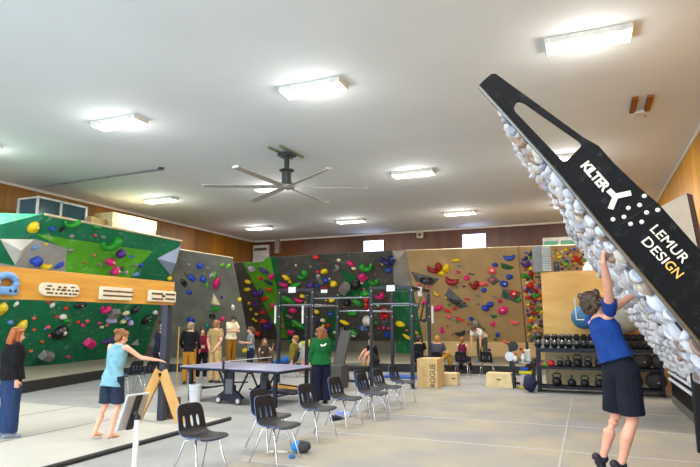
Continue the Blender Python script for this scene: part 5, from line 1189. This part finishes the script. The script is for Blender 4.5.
M_RUB = mat('dumbbell_rubber', (30, 30, 33), .5, var=.15)
RK = thing('dumbbell_rack', 'black three-tier rack along the partition loaded with dumbbells and kettlebells', 'rack', (-.2, 15.55, 0)); k0_ = RK.location
RXL, RXR = -1.22, 1.56
for x in (RXL, RXR):
    for y in (15.3, 15.9): b = NB(); box(b, Vector((x, y, .56))-k0_, (.07, .07, 1.12)); obj('upright', b, M_STEEL, RK)
    b = NB(); box(b, Vector((x, 15.6, .04))-k0_, (.08, .75, .06)); obj('foot', b, M_STEEL, RK)
ZT = (.14, .62, 1.08)
for z in ZT:
    b = NB(); box(b, Vector(((RXL+RXR)/2, 15.32, z-.02))-k0_, (RXR-RXL, .04, .06)); box(b, Vector(((RXL+RXR)/2, 15.86, z-.02))-k0_, (RXR-RXL, .04, .06)); box(b, Vector(((RXL+RXR)/2, 15.6, z-.03))-k0_, (RXR-RXL, .56, .02)); obj('shelf', b, M_STEEL, RK)
sd = thing('steel_shelf_brace', 'x', 'x'); bpy.data.objects.remove(sd)
def make_db(label):
    t = thing('dumbbell', label, 'dumbbell', group='rubber dumbbells on the top tier')
    b = NB(); M = Matrix.Rotation(PI/2, 4, 'X'); lathe(b, [(.016, -.09), (.018, 0), (.016, .09)], 12, M); obj('handle', b, M_CHROME, t, smooth=True)
    for s in (-1, 1):
        b = NB(); lathe(b, [(.05, -.055), (.085, -.04), (.092, 0), (.085, .04), (.05, .055)], 6, Matrix.Translation((0, s*.135, 0)) @ M); obj('head', b, M_RUB, t)
    return t
dbx = [538.5, 547.3, 554.8, 562.3, 569.3, 577, 584.3, 591.6, 598.8, 606.5, 613.5, 620.5, 627.5, 634, 640.3, 646.5, 652.6]
tilt = math.radians(38); d0_ = None
for i, x in enumerate(dbx):
    p = aty(x, 347, 15.55); p.z = 1.265
    lab = ('leftmost' if i == 0 else 'rightmost' if i == len(dbx)-1 else ORD[i+1]+' from the left') + ' black rubber dumbbell on the top tier of the rack'
    if d0_ is None: d0_ = make_db(lab); o = d0_
    else: o = dup(d0_, p, None, lab)
    o.location = p; o.rotation_euler = (tilt, 0, 0); s = R.uniform(.95, 1.15); o.scale = (s, 1.12, s)
b = NB(); box(b, Vector(((RXL+RXR)/2, 15.55, 1.14))-k0_, (RXR-RXL, .5, .02), Matrix.Rotation(tilt, 3, 'X')); obj('saddle_tray', b, mat('tray_grey', (110, 110, 108), .5), RK)
def make_kb(label):
    t = thing('kettlebell', label, 'kettlebell', group='black kettlebells on the rack')
    b = NB(); ell(b, (0, 0, .10), (.105, .105, .10), None, 18, 12); box(b, (0, 0, .01), (.11, .11, .02)); obj('bell', b, M_RUB, t, smooth=True)
    b = NB(); loft(b, [(-.07, 0, .16), (-.085, 0, .235), (-.055, 0, .275), (.055, 0, .275), (.085, 0, .235), (.07, 0, .16)], [.018]*6, 10); obj('handle', b, mat('kettlebell_handle', (54, 54, 56), .4, metal=.4), t, smooth=True)
    return t
kb0 = None
for (x, y, z, s, rz, lab) in ((560.8, 372, ZT[1], .8, 0, 'smallest kettlebell at left on the middle tier'), (568.8, 372, ZT[1], .95, 1.5, 'kettlebell turned edge-on, second from left on the middle tier'), (578.4, 372, ZT[1], 1.1, 0, 'kettlebell third from left on the middle tier, with wide handle'), (588.7, 372, ZT[1], .95, 0, 'kettlebell fourth from left on the middle tier'), (600, 372, ZT[1], 1.1, 0, 'kettlebell partly hidden behind the climber on the middle tier'),
                          (557.3, 388, ZT[0], 1.15, 0, 'leftmost kettlebell on the bottom tier'), (572.2, 388, ZT[0], 1.0, 1.5, 'kettlebell turned edge-on on the bottom tier'), (585.3, 388, ZT[0], 1.0, 0, 'kettlebell third from left on the bottom tier'), (600, 388, ZT[0], 1.1, .6, 'kettlebell partly hidden behind the climber on the bottom tier')):
    p = aty(x, y, 15.5); p.z = z-.0
    if kb0 is None: kb0 = make_kb(lab); o = kb0; o.location = p; o.rotation_euler = (0, 0, rz)
    else: o = dup(kb0, p, rz, lab)
    o.scale = (s, s, s)
M_SLAM = mat('slam_ball_rubber', (38, 37, 37), .75, var=.2, scale=16)
for (x, z, r, lab) in ((643.5, ZT[1], .225, 'black slam ball on the middle tier right of the climber'), (661, ZT[1], .21, 'black slam ball at the right end of the middle tier'), (629, ZT[1], .16, 'small black slam ball just behind the climber on the middle tier'), (633.5, ZT[0], .20, 'black slam ball on the bottom tier right of the climber'), (655.5, ZT[0], .235, 'largest black slam ball at the right end of the bottom tier')):
    p = aty(x, 370, 15.5); p.z = z+r*.92
    b = NB(); bmesh.ops.create_uvsphere(b, u_segments=24, v_segments=14, radius=r)
    for v in b.verts: v.co.z *= .92
    o = obj('slam_ball', b, M_SLAM, None, loc=p, smooth=True); tag(o, lab, 'slam ball', 'slam balls on the rack')
    b = NB(); M = Matrix.Translation((0, -r*.96, r*.1)); ell(b, (r*.1, -r*.97, -r*.1), (.03, .008, .02), None, 10, 6); obj('valve_label', b, mat('label_grey', (150, 150, 150), .6), o)
p = aty(545, 372, 15.5); p.z = ZT[1]+.045
t = thing('dumbbell', 'small pink dumbbell at the left end of the middle tier', 'dumbbell', p); b = NB(); tube(b, (-.05, 0, 0), (.05, 0, 0), .016); obj('handle', b, mat('db_pink', (226, 48, 110), .5), t)
for s in (-1, 1): b = NB(); ell(b, (s*.075, 0, 0), (.05, .045, .045), None, 10, 8); obj('head', b, mat('db_pink', (226, 48, 110), .5), t)
p = aty(551.8, 372, 15.45); p.z = ZT[1]+.085; o = obj('ball', (lambda b: (ell(b, (0, 0, 0), (.085,)*3), b)[1])(NB()), mat('ball_red', (212, 26, 40), .5), None, loc=p, smooth=True); tag(o, 'small red ball beside the pink dumbbell on the middle tier', 'ball')

# low utility cart and spin bike left of the rack
ct = thing('utility_cart', 'small black two-shelf cart with bottles left of the dumbbell rack', 'cart', atz(524, 389)+Vector((0, .2, 0)))
for sx_ in (-1, 1):
    for sy in (-1, 1): obj('leg', box(NB(), (sx_*.26, sy*.18, .34), (.035, .035, .68)), M_STEEL, ct)
for z in (.36, .68): obj('shelf', box(NB(), (0, 0, z), (.58, .42, .03)), M_STEEL, ct)
obj('shelf_label', box(NB(), (.04, -.22, .68), (.28, .012, .03)), mat('label_grey2', (190, 190, 190), .6), ct); obj('shelf_label', box(NB(), (.04, -.22, .36), (.2, .012, .03)), mat('label_grey2', (190, 190, 190), .6), ct)
M_BOT = mat('bottle_white', (228, 228, 224), .4); M_TRIG = mat('trigger_red', (206, 30, 40), .5)
def bottle(loc, label, h=.2):
    t = thing('spray_bottle', label, 'bottle', loc, group='spray bottles on the cart'); obj('bottle_body', lathe(NB(), [(.05, 0), (.052, h*.6), (.02, h*.85), (.018, h)], 14), M_BOT, t, smooth=True)
    b = NB(); box(b, (.015, 0, h+.03), (.09, .03, .05), bev=.01); obj('trigger', b, M_TRIG, t)
bottle(ct.location+Vector((-.2, -.06, .695)), 'left white spray bottle with red trigger on the cart', .16); bottle(ct.location+Vector((.0, -.08, .695)), 'right white spray bottle with red trigger on the cart', .22)
o = obj('wipe_tub', box(NB(), (0, 0, .16), (.17, .14, .32), bev=.02), mat('tub_white', (222, 222, 214), .5), None, loc=ct.location+Vector((.10, .1, .695))); tag(o, 'tall white tub standing behind the spray bottles on the cart', 'tub')
b = NB(); tube(b, (0, 0, .32), (0, 0, .5), .035); obj('tub_lid', b, M_BLK, o)
for dx, z, s, c, lab in ((.05, .375, (.34, .2, .08), (226, 206, 26), 'yellow folded cloth on the lower cart shelf'), (.02, .455, (.2, .18, .1), (34, 78, 170), 'blue folded cloth stacked on the yellow cloth in the cart'), (-.02, 0, (.26, .2, .05), (228, 204, 40), 'yellow pad on the floor under the cart')):
    o = obj('folded_cloth', box(NB(), (0, 0, s[2]/2), s, bev=.02), mat('cloth_item_%d_%d' % (c[0], c[1]), c, .8), None, loc=ct.location+Vector((dx, -.03, z))); tag(o, lab, 'cloth')
bg = obj('gym_bag', (lambda me: me)(remesh((lambda b: (ell(b, (0, 0, .22), (.17, .2, .22)), b)[1])(NB()), .03, 2, .03, 6)), mat('bag_navy', (28, 34, 66), .8), None, loc=Vector((RXL+.12, 15.42, 0)) + Vector((0, -.32, 0))); tag(bg, 'dark navy bag slumped against the left foot of the rack', 'bag'); bg.location.x = -1.42
gb = obj('resistance_band', (lambda b: (lathe(b, [(.07, 0), (.1, .02), (.1, .06), (.07, .08)], 14), b)[1])(NB()), mat('band_green', (86, 160, 40), .6), None, loc=(RXL+.17, 15.5, ZT[1])); tag(gb, 'green rolled band at the left end of the middle tier', 'band')
sk = thing('stationary_bike', 'black upright exercise bike with white disc left of the cart', 'exercise bike', atz(511, 384)+Vector((0, .2, 0)))
obj('frame_post', box(NB(), (0, 0, .55), (.09, .09, 1.0)), M_STEEL, sk); obj('base_frame', box(NB(), (0, .2, .06), (.12, 1.0, .09), bev=.02), M_STEEL, sk); obj('base_foot', box(NB(), (0, -.2, .03), (.5, .08, .06)), M_STEEL, sk)
b = NB(); lathe(b, [(.03, -.04), (.14, -.035), (.14, .035), (.03, .04)], 20, Matrix.Translation((.09, -.06, 1.05)) @ Matrix.Rotation(PI/2, 4, 'X')); obj('flywheel', b, M_BLK, sk)
b = NB(); lathe(b, [(.05, -.03), (.13, -.03), (.13, .03), (.05, .03)], 20, Matrix.Translation((-.02, -.08, .76)) @ Matrix.Rotation(PI/2, 4, 'X')); obj('white_disc', b, mat('disc_white', (206, 216, 226), .4), sk)
b = NB(); tube(b, (0, -.02, .62), (.3, -.06, .58), .03); tube(b, (0, 0, 1.05), (-.2, -.02, 1.2), .02); obj('crank_arm', b, M_STEEL, sk)
b = NB(); tube(b, (-.2, -.02, 1.2), (-.08, -.03, 1.14), .03); obj('red_grip', b, M_TRIG, sk)

# ------------------------------------------------------------------ things high on the walls
M_GLASSD = mat('booth_glass', (44, 74, 84), .15, var=.1); M_ALU = mat('booth_frame', (196, 196, 190), .4, metal=.2)
bt = thing('glazed_booth', 'white framed glazed booth on the ledge above the green wall', 'booth', (-15.9, 12.6, 4.75))
q0 = Vector((-15.9, 12.6, 4.75))
obj('glass_box', box(NB(), Vector((-16.05, 12.93, 5.17))-q0, (.86, 1.82, .84)), M_GLASSD, bt)
b = NB()
for y in (12.0, 12.85, 13.85): box(b, Vector((-15.6, y, 5.17))-q0, (.06, .06, .9))
box(b, Vector((-16.45, 12.0, 5.17))-q0, (.06, .06, .9)); box(b, Vector((-16.0, 12.0, 5.6))-q0, (.9, .05, .05))
for z in (4.76, 5.61): box(b, Vector((-15.6, 12.93, z))-q0, (.06, 1.9, .06))
obj('booth_frame', b, M_ALU, bt)
obj('ledge', box(NB(), Vector((-16.3, 14.3, 4.69))-q0, (2.0, 6.4, .1)), M_EDGE, bt)
WBM = mat('foam_block_cream', (236, 214, 160), .6, var=.04)
for z0, z1, yy0, yy1, lab in ((4.75, 5.22, 14.65, 16.8, 'lower cream timber crate on the ledge above the green wall'), (5.22, 5.58, 14.63, 16.85, 'upper cream timber crate stacked on the ledge under the ceiling')):
    o = obj('timber_crate', box(NB(), (0, 0, (z1-z0)/2), (.9, yy1-yy0, z1-z0), bev=.01), WBM, None, loc=(-15.65, (yy0+yy1)/2, z0)); tag(o, lab, 'crate', 'cream crates on the ledge')
o = obj('timber_crate', box(NB(), (0, 0, .28), (.8, .68, .56), bev=.01), mat('crate_tan', (190, 156, 96), .6), None, loc=(-15.8, 14.24, 4.75)); tag(o, 'tan timber crate beside the glazed booth on the ledge', 'crate')
ac = thing('wall_vent', 'white louvred vent unit in the left corner of the back wall', 'vent', (-16.8, YB, 5.4))
obj('vent_body', box(NB(), (0, -.1, 0), (1.0, .2, 1.25), bev=.02), mat('vent_white', (206, 200, 190), .5), ac)
obj('vent_grille', box(NB(), (0, -.205, .38), (.8, .02, .16)), M_INK, ac)
b = NB()
for i in range(6): box(b, (0, -.21, -.42+i*.12), (.84, .02, .05))
obj('louvres', b, mat('vent_louvre', (186, 182, 174), .5), ac)
pp_ = thing('wall_conduit', 'grey vertical duct beside the vent near the back left corner', 'duct', (-15.75, YB, 5.85)); obj('duct_body', box(NB(), (0, -.1, .05), (.26, .2, .78)), mat('duct_grey', (150, 140, 128), .5), pp_)
hs = thing('wall_speaker', 'small beige speaker high on the back wall between the two windows', 'speaker', (-7.49, YB, 6.05)); obj('speaker_box', box(NB(), (0, -.15, 0), (.32, .28, .34), bev=.03), mat('speaker_beige', (206, 188, 166), .6), hs); b = NB(); ell(b, (0, -.29, 0), (.09, .012, .09)); obj('speaker_cone', b, mat('cone_dark', (90, 80, 70), .6), hs)
ms = thing('heat_pump', 'white wall unit with green strip at right end of the back wall', 'wall unit', (-.95, YB, 5.35)); obj('unit_body', box(NB(), (0, -.12, 0), (1.45, .24, .42), bev=.03), mat('unit_white', (222, 222, 212), .4), ms); obj('unit_strip', box(NB(), (.36, -.245, -.06), (.6, .012, .2)), mat('unit_green', (96, 172, 140), .5), ms); obj('unit_strip', box(NB(), (-.36, -.245, -.06), (.6, .012, .2)), mat('unit_green', (96, 172, 140), .5), ms)

# ------------------------------------------------------------------ ceiling: lights, fan, conduit, bracket
M_LAMP = mat('lamp_diffuser', (255, 250, 236), .4, var=0, emit=9.0); M_LHOUS = mat('lamp_housing', (226, 222, 210), .5)
ORDX = {-.3: 'right', -4.65: 'middle right', -9.6: 'middle left', -14.45: 'left'}
rown = {9.25: 'front', 16.15: 'second', 23.05: 'far', 2.4: 'overhead', -2.8: 'rear'}
FIX = None
for y in (9.25, 16.15, 23.05, 2.4, -2.8):
    for x in (-.3, -4.65, -9.6, -14.45):
        lab = 'white ceiling panel light of the %s row, %s column' % (rown[y], ORDX[x])
        x = .28 if (y == 9.25 and x == -.3) else x
        if FIX is None:
            FIX = thing('ceiling_light', lab, 'ceiling light', (x, y, CZ), group='white ceiling panel lights')
            b = NB(); box(b, (0, 0, -.05), (1.30, .46, .10), bev=.012); obj('housing', b, M_LHOUS, FIX)
            b = NB(); box(b, (0, 0, -.105), (1.24, .40, .02), bev=.006); obj('diffuser', b, M_LAMP, FIX)
        else: dup(FIX, (x, y, CZ), None, lab)
        l = bpy.data.lights.new('panel_lamp', 'AREA'); l.shape = 'RECTANGLE'; l.size = 1.2; l.size_y = .36; l.energy = LAMP_W; l.color = (1, .97, .92)
        lo = bpy.data.objects.new('panel_lamp', l); COL.objects.link(lo); lo.location = (x, y, CZ-.13)
        l = bpy.data.lights.new('panel_fill_glow', 'POINT'); l.shadow_soft_size = .22; l.energy = LAMP_W*.28; l.color = (1, .97, .92)  # extra point lamp added below each panel to brighten the ceiling
        lo = bpy.data.objects.new('panel_fill_glow', l); COL.objects.link(lo); lo.location = (x, y, CZ-.40)
for i, (y, x) in enumerate(((12.5, 1.2),)):
    br = thing('ceiling_bracket', 'two wooden battens with a small white fixture on the ceiling at right', 'bracket', atz(641, 103, CZ))
    for s in (-1, 1): obj('batten', box(NB(), (s*.14, .0, -.03), (.12, .85, .06)), wood('batten_wood', (150, 92, 30), (126, 74, 20), grain=(4, .6, 4)), br)
    obj('fixture', box(NB(), (0, .42, -.05), (.20, .14, .09), bev=.02), mat('fixture_white', (214, 212, 206), .5), br)
    for s in (-1, 1): b = NB(); tube(b, (s*.08, .44, -.08), (s*.13, .5, -.16), .016); obj('fixture_arm', b, M_CHROME, br)
FN = thing('ceiling_fan', 'large six-blade industrial ceiling fan on a dark drop rod', 'fan', (-7.23, 12.84, CZ)); M_FANB = mat('fan_blade', (176, 174, 164), .4, metal=.3); M_FAND = mat('fan_dark', (60, 62, 60), .5, metal=.3); M_STRUT = mat('strut_olive', (128, 136, 96), .5)
hz = aty(286, 187, 12.84).z - CZ
for s in (-1, 1): obj('mount_strut', box(NB(), (s*.17, -.05, -.03), (.06, 1.15, .05), Matrix.Rotation(-.07, 3, 'Z')), M_STRUT, FN)
obj('mount_plate', box(NB(), (0, 0, -.09), (.42, .3, .08)), M_FAND, FN)
b = NB(); tube(b, (0, 0, -.1), (0, 0, hz+.45), .07, 14); obj('drop_rod', b, M_FAND, FN)
b = NB(); lathe(b, [(.09, hz+.48), (.2, hz+.47), (.2, hz+.44), (.13, hz+.42), (.13, hz+.12), (.2, hz+.1), (.2, hz+.06), (.1, hz+.05)], 20); obj('motor', b, M_FAND, FN)
b = NB(); lathe(b, [(.05, hz+.05), (.2, hz+.04), (.22, hz-.03), (.12, hz-.06)], 20); obj('hub', b, M_FANB, FN)
for k in range(6):
    a = math.radians(26.5+60*k); Rz = Matrix.Rotation(a, 3, 'Z')
    b = NB(); box(b, Rz @ Vector((1.18, 0, hz)), (2.0, .17, .018), Rz @ Matrix.Rotation(math.radians(14), 3, 'X'), bev=.005); box(b, Rz @ Vector((2.19, 0, hz+.01)), (.02, .17, .05), Rz); obj('blade', b, M_FANB, FN)
b = NB(); A, C_ = atz(38, 187, CZ-.05), atz(161, 169.5, CZ-.05); tube(b, A-A, C_-A, .03); cd = obj('ceiling_conduit', b, mat('conduit_grey', (120, 120, 118), .5), None, loc=A); tag(cd, 'thin grey conduit running across the ceiling at upper left', 'conduit')
b = NB(); lathe(b, [(.03, .0), (.09, .0), (.09, .05), (.03, .05)], 14, Matrix.Translation(C_-A)); obj('end_box', b, M_FAND, cd)

# ------------------------------------------------------------------ daylight from the open front, camera
w = bpy.data.worlds.new('world'); SC.world = w; w.use_nodes = True
bgn = w.node_tree.nodes['Background']; bgn.inputs['Color'].default_value = (.56, .78, 1.0, 1); bgn.inputs['Strength'].default_value = SKY_S
cam = bpy.data.cameras.new('camera'); co = bpy.data.objects.new('camera', cam); COL.objects.link(co)
cam.sensor_width = 36; cam.lens = 36*FPX/700; cam.clip_end = 200
co.location = EY; co.rotation_euler = (PI/2+PITCH, 0, YAW); SC.camera = co
SC.view_settings.view_transform = 'Standard'; SC.view_settings.look = 'None'; SC.view_settings.exposure = EXPO; SC.view_settings.gamma = 1
